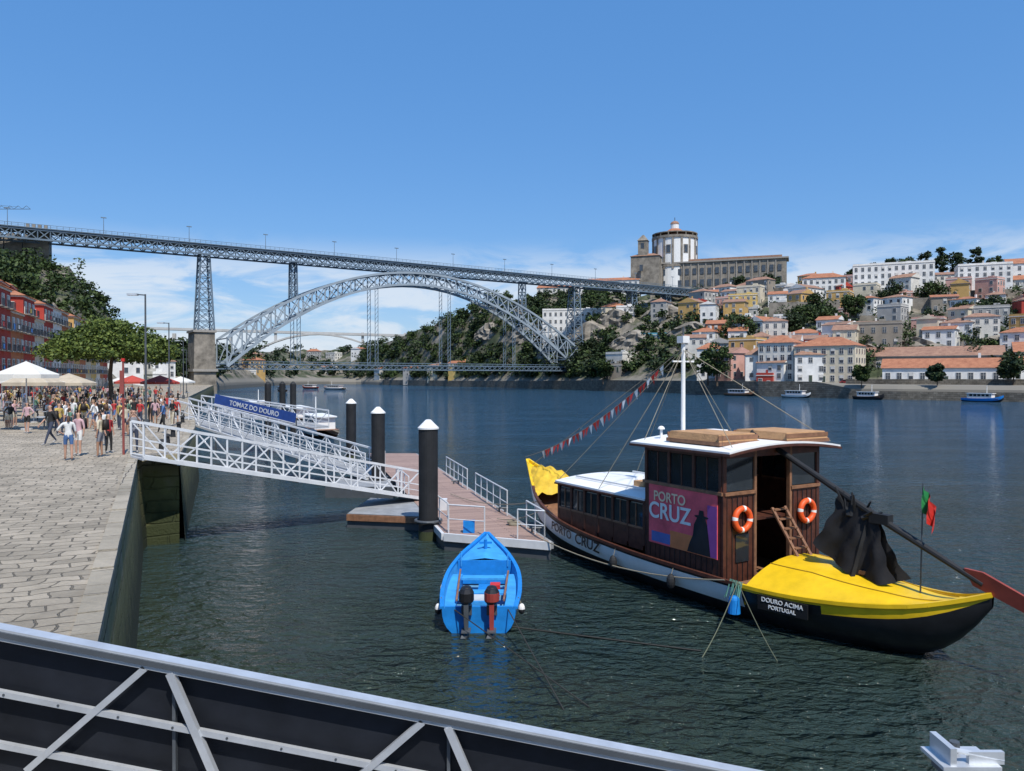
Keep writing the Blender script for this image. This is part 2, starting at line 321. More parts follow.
for bb in bs:
    ys,zs=prof(bb); row=[(ys[0]-1,-2.5),(ys[0],zs[0]-1.0),(ys[0]+1.2,zs[0])]
    for i in range(3):
        for k in range(1,9): row.append((ys[i]+(ys[i+1]-ys[i])*k/8,zs[i]+(zs[i+1]-zs[i])*k/8))
    row+=[(ys[3]+30,zs[3]+1),(ys[4],zs[4])]
    for j,(y,z) in enumerate(row):
        if 10<j<len(row)-2:
            z+=1.6*math.sin(bb*63+y*.11)*math.sin(y*.07-bb*40)+R(-.9,.9)
        P.append((bb*y,y,z))
    cols=len(row)
for i in range(len(bs)-1):
    for j in range(cols-1): F.append([i*cols+j,(i+1)*cols+j,(i+1)*cols+j+1,i*cols+j+1])
T.add(P,F,m); T.obj('hills')
RWALL=stonemat('embankment_stone',(.24,.215,.175),(.15,.135,.11),(.05,.045,.04),1.6,.6,vertical=True,algae=False,msize=.05,blotch=(.45,1.2))
E_=MB(); pr=None
for bb in np.linspace(-.17,1.1,150):
    ys,zs=prof(bb); y=ys[0]-.8; zt_=zs[0]+(1.0 if bb<.40 else -1.6 if bb>.46 else 1.0-(bb-.40)*43)
    p=(bb*y,y,zt_)
    if pr:
        E_.face([(pr[0],pr[1],-2.5),(pr[0],pr[1],pr[2]),(p[0],p[1],p[2]),(p[0],p[1],-2.5)],RWALL)
        E_.face([(pr[0],pr[1],pr[2]),(pr[0]+.3,pr[1]+1.6,pr[2]),(p[0]+.3,p[1]+1.6,p[2]),(p[0],p[1],p[2])],GRAN)
    pr=p
E_.obj('embankment_wall')
E_=MB(); pr=None
for bb in np.linspace(.44,1.1,60):
    ys,zs=prof(bb); y=ys[0]+10; p=Vector((bb*y,y,5.0))
    if pr: E_.bar(pr-Vector((0,0,.4)),p-Vector((0,0,.4)),.5,2.4,RWALL)
    pr=p
E_.obj('promenade_wall')
ROCK=mat('cliff_rock',(.24,.215,.18),.95,var=.5,scale=.25,bump=1,bscale=.8)
RK=MB()
for (bb,f,wd,ht) in ((.06,1.3,26,14),(.10,1.6,30,16),(.135,1.9,26,14),(.16,1.5,24,12),(.20,2.1,26,13),(.235,1.75,22,11),(.02,1.7,24,14),(-.03,1.8,22,13),(.28,2.2,22,10),(.42,1.9,24,10),(.47,1.55,26,9),(.53,1.7,26,10),(.60,1.5,24,9),(.64,1.8,26,9)):
    ys,zs=prof(bb); k=int(f); y0=ys[k]+(ys[k+1]-ys[k])*(f-k); x0=bb*y0; z0=TZ(x0,y0); nx,ny=-.62,-.78
    P=[];nu,nv=12,7
    for i in range(nu+1):
        for j in range(nv+1):
            u_=(i/nu-.5)*wd; v_=j/nv; e_=1-abs(i/nu-.5)*2; hh=ht*(.35+.65*e_**.6)
            out=1.5+R(-1.2,1.2)+1.5*(1-v_)
            P.append((x0-ny*u_+nx*out,y0+nx*u_+ny*out,z0-4+hh*v_+R(-.5,.5)))
        P[-1]=(P[-1][0]-nx*6,P[-1][1]-ny*6,P[-1][2]-1)
    RK.add(P,[[i*(nv+1)+j,(i+1)*(nv+1)+j,(i+1)*(nv+1)+j+1,i*(nv+1)+j+1] for i in range(nu) for j in range(nv)],ROCK)
RK.obj('cliff_rocks')

# ---------------------------------------------------------------- foliage
def leafmesh(name,C,Rad,per,size,m,flat=1.0,origin=(0,0,0),parent=None):
    C=np.array(C,float); Rad=np.array(Rad,float); n=len(C)*per
    cc=np.repeat(C,per,0); rr=np.repeat(Rad,per)
    d=np.random.normal(size=(n,3)); d/=np.linalg.norm(d,axis=1)[:,None]
    rad=rr*np.random.uniform(.35,1.12,n)**.7
    p=cc+d*rad[:,None]*np.array([1,1,flat])
    a=np.random.normal(size=(n,3)); a[:,2]*=.6; a/=np.linalg.norm(a,axis=1)[:,None]
    q=np.cross(a,d+np.random.normal(size=(n,3))*.6); q/=np.linalg.norm(q,axis=1)[:,None]+1e-6
    s=(size*np.random.uniform(.5,1.3,n))[:,None]
    V=np.stack([p-a*s,p-q*s*.6,p+a*s,p+q*s*.6],1).reshape(-1,3)-np.array(origin)
    me=bpy.data.meshes.new(name); me.vertices.add(n*4); me.vertices.foreach_set('co',V.ravel())
    me.loops.add(n*4); me.loops.foreach_set('vertex_index',np.arange(n*4)); me.polygons.add(n); me.polygons.foreach_set('loop_start',np.arange(n)*4); 
    me.materials.append(m); me.update(calc_edges=True); me.validate()
    o=bpy.data.objects.new(name,me); COL.objects.link(o)
    if parent: o.parent=parent
    else: o.location=origin
    return o
def tree(name,x,y,z,H,cr,m=None,leaf=.35,clumps=26,per=70,flat=.75,umb=False):
    m=m or LEAF; t=MB(); top=(x+R(-.3,.3),y+R(-.3,.3),z+H*.62); r0=max(.15,H*.028)
    mid=(x+R(-.2,.2),y,z+H*.35); t.tube((x,y,z-.5),mid,r0,BARK,r0*.75,n=8); t.tube(mid,top,r0*.75,BARK,r0*.5,n=7)
    C=[];Rd=[]
    for i in range(clumps):
        a=R(0,6.28); k=math.sqrt(R(0,1)); zz=R(-1,1)
        if umb: c=(x+math.cos(a)*k*cr*.9,y+math.sin(a)*k*cr*.9,z+H*.58+zz*H*.05+R(0,1)*(1-k*k)*H*.34); rr=cr*R(.14,.24)
        else:
            f=math.sqrt(max(0,1-zz*zz*.85)); c=(x+math.cos(a)*k*cr*f*.8,y+math.sin(a)*k*cr*f*.8,z+H*.64+zz*H*.30); rr=cr*R(.22,.40)
        C.append(c);Rd.append(rr)
        if i%(12 if umb else 3)==0: t.tube(mid if i%2 else top,(c[0],c[1],c[2]-.2),r0*.35,BARK,.03,n=5)
    e=group(name,(x,y,z),{'trunk':t}); leafmesh('crown',C,Rd,per,leaf,m,flat,(x,y,z),e); return e
def mass(name,n,brange,frange,m,rr,leaf,per,lift=.5,zx=1.0):
    C=[];Rd=[]
    for i in range(n):
        bb=R(*brange); ys,zs=prof(bb); f=R(*frange); k=int(f); y=ys[k]+(ys[k+1]-ys[k])*(f-k); r_=R(*rr)
        x0,z0=bb*y,TZ(bb*y,y)+r_*lift
        for q in range(3):
            C.append((x0+R(-.7,.7)*r_,y+R(-.7,.7)*r_,z0+R(-.2,.7)*r_)); Rd.append(r_*R(.4,.75))
    return leafmesh(name,C,Rd,per,leaf,m,.9)
mass('hillside_shrubs',330,(-.20,.13),(.35,3.0),LEAF,(2.4,5.5),.85,45)
mass('hillside_shrubs',200,(-.20,.13),(.3,3.0),LEAFD,(3,6.5),.9,45)
mass('hillside_shrubs',150,(.06,.30),(.9,2.95),LEAF,(2,4.5),.75,40)
mass('hillside_shrubs',90,(.06,.30),(.9,2.95),LEAFD,(2,4.5),.75,40)
mass('hillside_trees',230,(.22,1.0),(1.15,2.95),LEAF,(1.6,3.6),.55,36,.9)
mass('hillside_trees',140,(.25,1.0),(1.05,2.95),LEAFD,(1.8,4.0),.55,36,.9)
mass('hillside_shrubs',170,(-.80,-.45),(1.6,3.0),LEAF,(2,4.5),.6,40)
mass('hillside_shrubs',90,(-.47,-.19),(.6,3.0),LEAFD,(3,7),1.3,36)
mass('ridge_trees',45,(.27,.36),(2.8,3.0),LEAFD,(1.6,3.0),.6,40)

# ---------------------------------------------------------------- houses
WALLC={'white':(.72,.71,.68),'offwhite':(.60,.58,.53),'cream':(.60,.53,.40),'ochre':(.52,.33,.12),'red':(.38,.05,.035),'pink':(.52,.30,.25),'grey':(.36,.35,.33),'stone':(.27,.235,.19),'yellow':(.58,.41,.14),'teal':(.10,.30,.38),'blue':(.25,.36,.50),'brown':(.20,.11,.07),'terra':(.44,.16,.07)}
WM={k:mat('wall_'+k,v,.85,var=.17,scale=.3,bump=.15,bscale=3) for k,v in WALLC.items()}
FR=mat('window_frame',(.58,.56,.52),.6); FRD=mat('granite_trim',(.30,.28,.25),.85); DOOR=mat('door_paint',(.05,.07,.05),.5)
def house(name,x,y,z,w_,d_,h_,rot,wall='white',roof='gable',floors=3,nw=None,tile=None,balc=False,trim=None,rh=None,found=7,drop=0):
    Mx=Matrix.Translation((x,y,z))@Matrix.Rotation(rot,4,'Z'); A=MB();B=MB();C=MB();D=MB(); rw=random.Random(int(x*13+y*7))
    for q in (A,B,C,D): q.X=Mx
    wm=WM[wall]; tile=tile or TILE; trim=trim or FR; nw=nw or max(2,int(w_/2.6))
    A.box((0,0,(h_-found)/2),(w_,d_,h_+found),wm)
    A.box((0,0,h_-.12),(w_+.35,d_+.35,.3),trim)
    fh=(h_-.4)/floors; cw=w_/nw; ww=min(1.15,cw*.5); wh=min(1.9,fh*.58)
    for i in range(floors):
        zc=fh*i+fh*.52
        for j in range(nw):
            xx=-w_/2+cw*(j+.5)
            if i==0 and j==nw//2:
                D.box((xx,-d_/2-.02,1.15),(1.2,.16,2.3),trim); D.box((xx,-d_/2-.06,1.08),(.95,.16,2.1),DOOR); continue
            if drop and rw.random()<drop: continue
            B.box((xx,-d_/2-.03,zc),(ww+.3,.14,wh+.3),trim); B.box((xx,-d_/2-.06,zc),(ww,.14,wh),WIN)
            if rw.random()<.25: B.box((xx,-d_/2-.12,zc+wh*.25),(ww*.98,.12,wh*.48),FR)
            else: B.box((xx,-d_/2-.10,zc),(.07,.12,wh),FR); B.box((xx,-d_/2-.105,zc+wh*.15),(ww,.12,.07),FR)
            if balc and i>0:
                B.box((xx,-d_/2-.45,zc-wh/2-.1),(ww+.7,.75,.12),FRD)
                for k in range(7): B.box((xx-(ww+.6)/2+(ww+.6)*k/6,-d_/2-.78,zc-wh/2+.42),(.04,.04,.9),STEEL)
                B.box((xx,-d_/2-.78,zc-wh/2+.9),(ww+.7,.06,.06),STEEL)
                if rw.random()<.3: B.box((xx+R(-.2,.2),-d_/2-.84,zc-wh/2+.45),(R(.5,1),.02,R(.5,.9)),rw.choice([WHITE,RED,BLUE,YEL]))
        ns=max(1,int(d_/3.2))
        for sgn in (-1,1):
            for j in range(ns):
                if drop and rw.random()<.4: continue
                yy=-d_/2+d_/ns*(j+.5)
                B.box((sgn*(w_/2+.03),yy,zc),(.14,ww+.2,wh*.9+.2),trim); B.box((sgn*(w_/2+.06),yy,zc),(.14,ww,wh*.9),WIN)
    o=.45; W2=w_/2+o; D2=d_/2+o; rh=rh or min(w_,d_)*.24
    if roof=='gable':
        P=[(-W2,-D2,h_),(W2,-D2,h_),(W2,D2,h_),(-W2,D2,h_),(-W2,0,h_+rh),(W2,0,h_+rh)]
        C.add(P,[[0,1,5,4],[2,3,4,5],[3,2,1,0]],tile); C.add([P[1],P[2],P[5],P[0],P[4],P[3]],[[0,1,2],[3,4,5]],wm)
        C.box((w_*.25,d_*.15,h_+rh*.9),(.7,.6,rh*.9+.8),wm)
    elif roof=='hip':
        k=min(W2,D2)*.95; P=[(-W2,-D2,h_),(W2,-D2,h_),(W2,D2,h_),(-W2,D2,h_)]
        if W2>=D2: P+=[(-W2+k,0,h_+rh),(W2-k,0,h_+rh)]; C.add(P,[[0,1,5,4],[1,2,5],[2,3,4,5],[3,0,4],[3,2,1,0]],tile)
        else: P+=[(0,-D2+k,h_+rh),(0,D2-k,h_+rh)]; C.add(P,[[0,1,4],[1,2,5,4],[2,3,5],[3,0,4,5],[3,2,1,0]],tile)
        C.box((w_*.2,d_*.1,h_+rh*.7),(.7,.6,rh+.8),wm)
    else:
        C.box((0,0,h_+.25),(w_-.3,d_-.3,.2),CONC)
        for sx,sy,dx,dy in ((0,-1,w_,.25),(0,1,w_,.25)): C.box((0,sy*(d_/2-.12),h_+.4),(w_,.25,.8),wm)
        for sx in (-1,1): C.box((sx*(w_/2-.13),0,h_+.395),(.25,d_-.52,.78),wm)
        C.box((w_*.2,0,h_+1),(2.2,2.2,1.6),wm)
    return group(name,(x,y,z),{'walls':A,'windows':B,'roof':C,'door':D})
def facing(nx,ny): # rotation so that local -y looks along n
    return math.atan2(nx,-ny)
FR_R=facing(-.62,-.78)
cw_=['white']*12+['offwhite']*5+['cream','cream','ochre','pink','grey','stone','red','terra','ochre','pink','yellow']
def row(b0,b1,f,step,wr,hr,fl,jit=2.0,seed=0,skip=.0,roofs=('gable','hip','gable','flat')):
    rnd=random.Random(seed); b_=b0
    while b_<b1:
        ys,zs=prof(b_); k=int(f); y=ys[k]+(ys[k+1]-ys[k])*(f-k)+rnd.uniform(-jit,jit); x=b_*y; w2=rnd.uniform(*wr)
        if rnd.random()>skip:
            n_=rnd.choice(fl); hh=n_*rnd.uniform(2.5,3.1)+.4
            house(rnd.choice(['townhouse','hillside_house','tiled_roof_house']),x,y,TZ(x,y)-.3,w2,rnd.uniform(7,12),hh,FR_R+rnd.choice([0,0,0,math.pi/2])+rnd.uniform(-.35,.45),rnd.choice(cw_),rnd.choice(roofs),n_,tile=rnd.choice([TILE,TILE2,TILE2]),drop=.15,rh=rnd.uniform(1.3,2.6))
            if rnd.random()<.22: house('house_annex',x+rnd.uniform(-4,4),y-rnd.uniform(6,8),TZ(x,y)-3,rnd.uniform(5,7),5,rnd.uniform(3,4.5),FR_R,rnd.choice(cw_),'flat',1,2,drop=.2)
        b_+=(w2*1.05+rnd.uniform(0,step))/y
row(.262,.335,.95,1,(6,8),(9,12),(3,4),.5,1,0,('gable','hip'))
row(.35,.43,.98,1,(7,10),(9,12),(2,3,4),.5,2,0,('gable','hip'))
row(.24,.44,1.3,4,(7,11),(6,9),(2,3,3),4,3,.1)
row(.255,.44,1.55,4,(7,11),(6,9),(2,2,3),5,13,.15)
row(.27,.98,1.8,6,(8,13),(6,9),(2,2,3),6,4,.2)
row(.26,1.0,2.0,5,(7,13),(6,9),(2,2,3),6,5,.2)
row(.25,1.0,2.18,5,(7,14),(6,9),(1,2,3),6,6,.18)
row(.25,1.0,2.36,5,(7,15),(6,9),(2,2,3),6,26,.18)
row(.26,1.0,2.54,5,(8,15),(6,9),(2,2,3),6,7,.18)
row(.28,1.0,2.72,5,(8,17),(6,9),(2,2,3),6,17,.15)
row(.31,1.0,2.88,6,(9,18),(6,9),(1,2,3),6,18,.2)
row(.36,1.0,2.99,9,(10,20),(6,9),(1,2),4,8,.35)
row(.10,.20,1.15,8,(8,12),(6,9),(2,2,3),3,9,.4)
row(.15,.25,2.1,9,(8,13),(6,9),(1,2,3),4,29,.35)
row(-.17,-.03,.9,14,(9,15),(6,8),(2,2,3),2,10,.35,('gable','hip'))
row(-.34,-.2,1.2,16,(10,16),(6,8),(2,3),3,11,.4)
row(-.34,-.2,2.2,16,(10,16),(6,8),(2,3),3,12,.4)
house('white_apartment_block',36,432,23,36,14,21,facing(-.15,-.99),'white','flat',5,12)
house('white_apartment_block',57,424,25,14,14,20,facing(-.15,-.99),'cream','hip',5,4)
house('wine_warehouse',131,229,4.5,34,12,4.6,facing(-.5,-.86),'white','gable',1,11,rh=3.0)
house('wine_warehouse',158,217,4.5,26,12,5.0,facing(-.5,-.86),'white','gable',1,9,rh=3.0)
house('wine_warehouse',142,262,8,46,16,5.5,facing(-.5,-.86),'stone','gable',1,12,TILE2,rh=3.4)
house('wine_warehouse',183,243,9,38,16,5.5,facing(-.5,-.86),'cream','gable',1,10,TILE,rh=3.6)
house('stone_ruin',133,283,17,22,10,9,facing(-.5,-.86),'stone','flat',2,6,trim=FRD)
house('corner_townhouse',105,251,4.5,19,13,12,FR_R,'cream','hip',4,7)
house('corner_townhouse',93,262,5,12,12,13,FR_R,'offwhite','hip',4,5)
house('teal_pavilion',68,372,18,16,10,9,facing(-.3,-.95),'teal','flat',3,5)
house('modern_white_building',190,380,51,36,14,11,facing(-.4,-.9),'white','flat',3,12)
house('modern_white_building',224,362,50,22,14,9,facing(-.4,-.9),'white','flat',3,7)
house('modern_white_building',158,385,46,20,12,10,facing(-.4,-.9),'white','hip',3,7)
house('modern_white_building',256,368,53,30,14,8,facing(-.4,-.9),'white','gable',2,9)
RW=MB()
def wallrun(pts,zb,zt,m=GRAN,th=1.2):
    for a,b_ in zip(pts,pts[1:]):
        RW.bar((a[0],a[1],(zb+zt)/2),(b_[0],b_[1],(zb+zt)/2),th,zt-zb,m)
wallrun([(34,396),(49,356),(64,326),(76,304),(88,272)],4,10.5)
wallrun([(110,275),(150,255),(195,238)],6,12)
wallrun([(118,300),(150,292),(190,280),(240,262)],14,20)
wallrun([(104,446),(128,432),(150,410)],38,55)
wallrun([(84,462),(112,462),(150,448)],46,61)
wallrun([(62,372),(90,366),(118,350)],20,29)
wallrun([(120,355),(150,345),(185,330)],34,41)
wallrun([(150,330),(178,322),(205,308)],27,33)
wallrun([(170,365),(200,352),(235,338)],40,46)
RW.obj('retaining_wall')
def car(x,y,z,rot,mc):
    C=MB(); C.X=Matrix.Translation((x,y,z))@Matrix.Rotation(rot,4,'Z')
    prf=[(-2.1,.35),(-2.15,.75),(-1.6,.92),(-.9,1.42),(.8,1.45),(1.5,.95),(2.05,.85),(2.15,.35)]
    P=[(a,-.82,b_) for a,b_ in prf]+[(a,.82,b_) for a,b_ in prf]; n=len(prf)
    C.add(P,[list(range(n))[::-1],[n+i for i in range(n)]]+[[i,(i+1)%n,(i+1)%n+n,i+n] for i in range(n)],mc)
    for sg in (-1,1):
        C.add([(-1.35,sg*.835,.95),(-.85,sg*.835,1.35),(.75,sg*.835,1.36),(1.3,sg*.835,.97)],[[0,1,2,3]],GLASS)
        for wx in (-1.3,1.3): C.tube((wx,sg*.70,.32),(wx,sg*.86,.32),.32,BLACKM,n=14)
    C.obj('parked_car',(x,y,z))
CARM=[WHITE,STEEL,mat('car_red',(.25,.03,.03),.35),mat('car_silver',(.4,.41,.42),.35,.3),mat('car_blue',(.05,.08,.16),.35)]
for i in range(9):
    bb=.36+i*.037+R(-.008,.008); ys,zs=prof(bb); y=ys[0]+14; car(bb*y,y,zs[0]+.2,FR_R+R(-.05,.05),CARM[i%5])

# ---------------------------------------------------------------- hilltop monastery
A=MB();B=MB();C=MB()
cx,cy=0,0
MX=Matrix.Translation((108,505,65))@Matrix.Scale(1.14,4)
for q in (A,B,C): q.X=MX
def drum(mb,r,z0,z1,m,n=36): mb.tube((cx,cy,z0),(cx,cy,z1),r,m,n=n)
drum(A,12.6,-10,29.0,WHITE); drum(A,13.1,11.5,12.7,GRAN); drum(A,13.2,28,29.4,GRAN)
for i in range(16):
    a=2*math.pi*i/16+.1; c,s_=math.cos(a),math.sin(a)
    A.box((cx+12.75*c,cy+12.75*s_,19.2),(.5,1.1,18.4),GRAN,a)
    a+=math.pi/16; c,s_=math.cos(a),math.sin(a)
    if i%2==0: B.box((cx+12.6*c,cy+12.6*s_,21.5),(.6,2.0,4),WIN,a); B.box((cx+12.5*c,cy+12.5*s_,21.5),(.6,2.7,4.8),GRAN,a)
    C.box((cx+12.7*c,cy+12.7*s_,30.3),(.4,.5,1.6),GRAN,a)
C.tube((cx,cy,29.4),(cx,cy,34.6),10.8,TILE,3.0,n=32); drum(C,13,31,31.5,GRAN,36)
C.tube((cx,cy,34.6),(cx,cy,37.4),2.4,WHITE,n=12); C.dome((cx,cy,37.4),2.6,2,TILE2,12,4); C.tube((cx,cy,39.2),(cx,cy,41.4),.2,STEEL)
rot=facing(-.35,-.94)
def loc(u_,v_): return (24+u_*math.cos(rot)-v_*math.sin(rot),-14+u_*math.sin(rot)+v_*math.cos(rot))
A.box((24,-14,3),(68,14,20),GRAN,rot); A.box((24.1,-14.1,13.3),(70,15.5,.8),FRD,rot)
for q in range(16):
    px,py=loc(-31+q*4.1,-7.05); B.box((px,py,8.0),(2.0,.5,3.4),WIN,rot); B.box((px,py,1.4),(2.2,.5,3.8),WIN,rot)
    px,py=loc(-33+q*4.1,-7.15); A.box((px,py,3.4),(.5,.5,19),FRD,rot)
C.box((24,-13,14.4),(64,10,1.8),TILE2,rot)
A.box((-17,-6,7),(16,16,20),GRAN,rot); C.box((-17,-6,17.9),(17,17,1.8),TILE2,rot,taper=.5)
for q in range(3): B.box((-22+q*5,-13+q*1.8-1.8,10),(1.8,1.0,3.5),WIN,rot)
A.box((-20,-10,20),(5.2,5.2,12),GRAN,rot); B.box((-20,-10,23),(1.8,5.5,3),WIN,rot); C.box((-20,-10,27.6),(6,6,3.4),GRAN,rot,taper=.15)
A.box((-13,8,10),(16,10,16),WHITE,rot); C.box((-13,8,19.3),(17,11,2.6),TILE,rot,taper=.45)
group('hilltop_monastery',(108,505,65),{'walls':A,'windows':B,'roof':C})
house('long_white_building',62,500,62,44,10,7,facing(-.3,-.95),'white','gable',2,12,found=12)
house('long_white_building',30,520,61,24,10,6,facing(-.3,-.95),'offwhite','gable',2,7,found=12)

for bx,yy,hh,crr,mm_ in ((.45,428,11,6,LEAFD),(.475,425,14,5,LEAFD),(.50,422,15,6,LEAFD),(.52,420,14,7,LEAF),(.545,418,18,5.5,LEAFD),(.565,415,20,5,LEAFD),(.585,412,16,6,LEAFD),(.61,410,19,4,LEAFD),(.635,408,14,5,LEAF),(.30,470,8,6,LEAFD),(.34,450,8,6,LEAFD),
    (.40,330,13,8,LEAF),(.385,322,11,8,LEAF),(.37,312,10,6,LEAFD),(.415,312,10,7,LEAF),(.27,266,15,6.5,LEAF),(.258,274,12,5,LEAF),(.30,320,12,8,LEAF),(.66,205,8,4,LEAFD),(.655,222,10,5,LEAFD),(.63,300,10,6,LEAFD),(.12,345,10,5,LEAF),(.60,300,9,6,LEAF),(.215,312,9,4,LEAF),(.46,222,6,2.6,LEAF),(.56,210,6,2.6,LEAFD),
    (.45,330,11,7,LEAF),(.50,345,12,7,LEAFD),(.55,340,11,7,LEAF)):
    tree('hillside_tree',bx*yy,yy,TZ(bx*yy,yy)-.3,hh,crr,mm_,.6,26,70)

# ---------------------------------------------------------------- iron arch bridge
bo=Vector((-122,298,0)); bd=Vector((.828,.5605,0)).normalized(); bn=Vector((-bd.y,bd.x,0)); BL=271.2
def BP(s_,off,z): return bo+bd*s_+bn*off+Vector((0,0,z))
U=MB(); zT,zB=57.6,54.2; hw=4
s0,s1=-100,285; k=int((s1-s0)/3.8); ds=(s1-s0)/k
for off in (-hw,hw):
    U.bar(BP(s0,off,zT),BP(s1,off,zT),.55,.7,IRON); U.bar(BP(s0,off,zB),BP(s1,off,zB),.55,.6,IRON)
    for i in range(k):
        a=s0+i*ds; U.bar(BP(a,off,zB),BP(a+ds,off,zT),.22,.3,IRON); U.bar(BP(a,off,zT),BP(a+ds,off,zB),.22,.3,IRON); U.bar(BP(a,off,zB),BP(a,off,zT),.25,.3,IRON)
    U.bar(BP(s0,off*1.12,zT+1.7),BP(s1,off*1.12,zT+1.7),.14,.14,IRON); U.bar(BP(s0,off*1.12,zT+1.1),BP(s1,off*1.12,zT+1.1),.08,.08,IRON)
    for i in range(k*2): a=s0+i*ds/2; U.bar(BP(a,off*1.12,zT+.5),BP(a,off*1.12,zT+1.7),.1,.1,IRON)
for i in range(k): a=s0+i*ds; U.bar(BP(a,-hw,zB),BP(a,hw,zB),.25,.35,IRON)
U.bar(BP(s0,0,zT+.45),BP(s1,0,zT+.45),9.2,.3,IRON)
for i in range(13):
    a=-92+i*29; 
    U.tube(BP(a,-4.4,zT),BP(a,-4.4,zT+6.5),.13,IRON,.08); U.bar(BP(a-.9,-4.4,zT+6.4),BP(a+.9,-4.4,zT+6.4),.25,.35,IRON)
AR=MB(); SA=.029*BL; SE=.672*BL; LA=SE-SA
def zo(f): return 21.5+32.3*4*f*(1-f)
def zi(f): return 10.5+38.0*4*f*(1-f)
def off(f): return 4+4.5*(2*f-1)**2
NP=30
for sg in (-1,1):
    for i in range(NP):
        f0,f1=i/NP,(i+1)/NP; a,b_=SA+f0*LA,SA+f1*LA
        o0,o1=BP(a,sg*off(f0),zo(f0)),BP(b_,sg*off(f1),zo(f1)); i0,i1=BP(a,sg*off(f0),zi(f0)),BP(b_,sg*off(f1),zi(f1))
        AR.bar(o0,o1,.8,.95,IRONL); AR.bar(i0,i1,.8,.95,IRONL); AR.bar(o0,i0,.4,.5,IRONL)
        AR.bar(o0,i1,.3,.4,IRONL); AR.bar(i0,o1,.3,.4,IRONL)
    AR.bar(BP(SE,sg*8.5,zo(1)),BP(SE,sg*8.5,zi(1)),.5,.5,IRONL)
for i in range(NP+1):
    f=i/NP; a=SA+f*LA
    for zf in (zo,zi): AR.bar(BP(a,-off(f),zf(f)),BP(a,off(f),zf(f)),.3,.4,IRONL)
    if i<NP:
        f1=(i+1)/NP; AR.bar(BP(a,-off(f),zo(f)),BP(a+LA/NP,off(f1),zo(f1)),.25,.25,IRONL); AR.bar(BP(a,off(f),zi(f)),BP(a+LA/NP,-off(f1),zi(f1)),.25,.25,IRONL)
def pylon(mb,s_,z0,z1,w0,w1,m=IRON):
    zs=np.linspace(z0,z1,max(3,int((z1-z0)/4)+1)); pr=None
    for z in zs:
        t=(z-z0)/(z1-z0); hw_=(w0+(w1-w0)*t)/2; oo=hw_*1.3
        c=[BP(s_-hw_,-oo,z),BP(s_+hw_,-oo,z),BP(s_+hw_,oo,z),BP(s_-hw_,oo,z)]
        for i in range(4):
            mb.bar(c[i],c[(i+1)%4],.25,.3,m)
            if pr: mb.bar(pr[i],c[i],.5,.5,m); mb.bar(pr[i],c[(i+1)%4],.2,.25,m); mb.bar(pr[(i+1)%4],c[i],.2,.25,m)
        pr=c
PY=MB()
pylon(PY,.0045*BL,24,zB,6.0,3.4); pylon(PY,.69*BL,22,zB,6.0,3.4); pylon(PY,.842*BL,36,zB,4.5,3.2); pylon(PY,.94*BL,42,zB,4.2,3.2)
for f in (.165,.835): pylon(PY,SA+f*LA,zo(f),zB,2.6,2.2)
LD=MB(); zl=11.6
for o_ in (-4.2,4.2):
    LD.bar(BP(SA-4,o_,zl),BP(SE+6,o_,zl),.35,.4,IRON); LD.bar(BP(SA-4,o_,zl-2),BP(SE+6,o_,zl-2),.35,.4,IRON); LD.bar(BP(SA-4,o_,zl+1.1),BP(SE+6,o_,zl+1.1),.12,.12,IRON)
    for i in range(60):
        a=SA+i*LA/60; LD.bar(BP(a,o_,zl-2),BP(a+LA/60,o_,zl),.2,.2,IRON); LD.bar(BP(a,o_,zl),BP(a+LA/60,o_,zl-2),.2,.2,IRON); LD.bar(BP(a,o_,zl),BP(a,o_,zl+1.1),.1,.1,IRON)
    for f in (.17,.37,.58,.79):
        a=SA+f*LA
        for q in (-.7,.7): LD.bar(BP(a+q,o_,zl),BP(a+q,o_,zi(f)),.22,.22,IRON)
        z=zl
        while z<zi(f)-2: LD.bar(BP(a-.7,o_,z),BP(a+.7,o_,z+2),.12,.12,IRON); z+=2
LD.bar(BP(SA-4,0,zl),BP(SE+6,0,zl),8,.3,IRON)
SP=MB()
for s_,z1 in ((.0045*BL-1,24),(.69*BL,22)):
    c=BP(s_,0,0); ra=math.atan2(bd.y,bd.x); SP.box((c.x,c.y,z1/2-1),(8.5,13,z1+2),GRAN,ra,taper=.88); SP.box((c.x,c.y,z1+.1),(8.6,12.6,.8),FRD,ra)
    SP.box((c.x,c.y,9),(9.2,14,1),FRD,ra)
c=BP(284,0,0); SP.box((c.x,c.y,50),(10,12,12.5),GRAN,math.atan2(bd.y,bd.x))
group('iron_arch_bridge',tuple(bo),{'upper_deck':U,'arch':AR,'pylons':PY,'lower_deck':LD,'stone_piers':SP})

IB=MB(); Y0=900
IB.bar((-430,Y0-20,63),(-100,Y0+30,56),10,2.8,CONC); pr=None
for i in range(17):
    f=i/16; p=Vector((-330+f*200,Y0-8+f*32,18+ (41-f*3)*4*f*(1-f)))
    if pr: IB.bar(pr,p,9,1.8,CONC)
    pr=p
    if i%4==0: IB.bar(p,(p.x,p.y,60),1.5,3,CONC)
for x_ in (-400,-365,-115): IB.bar((x_,Y0,0),(x_,Y0,58),2,4,CONC)
IB.obj('concrete_arch_bridge',(-230,900,30))

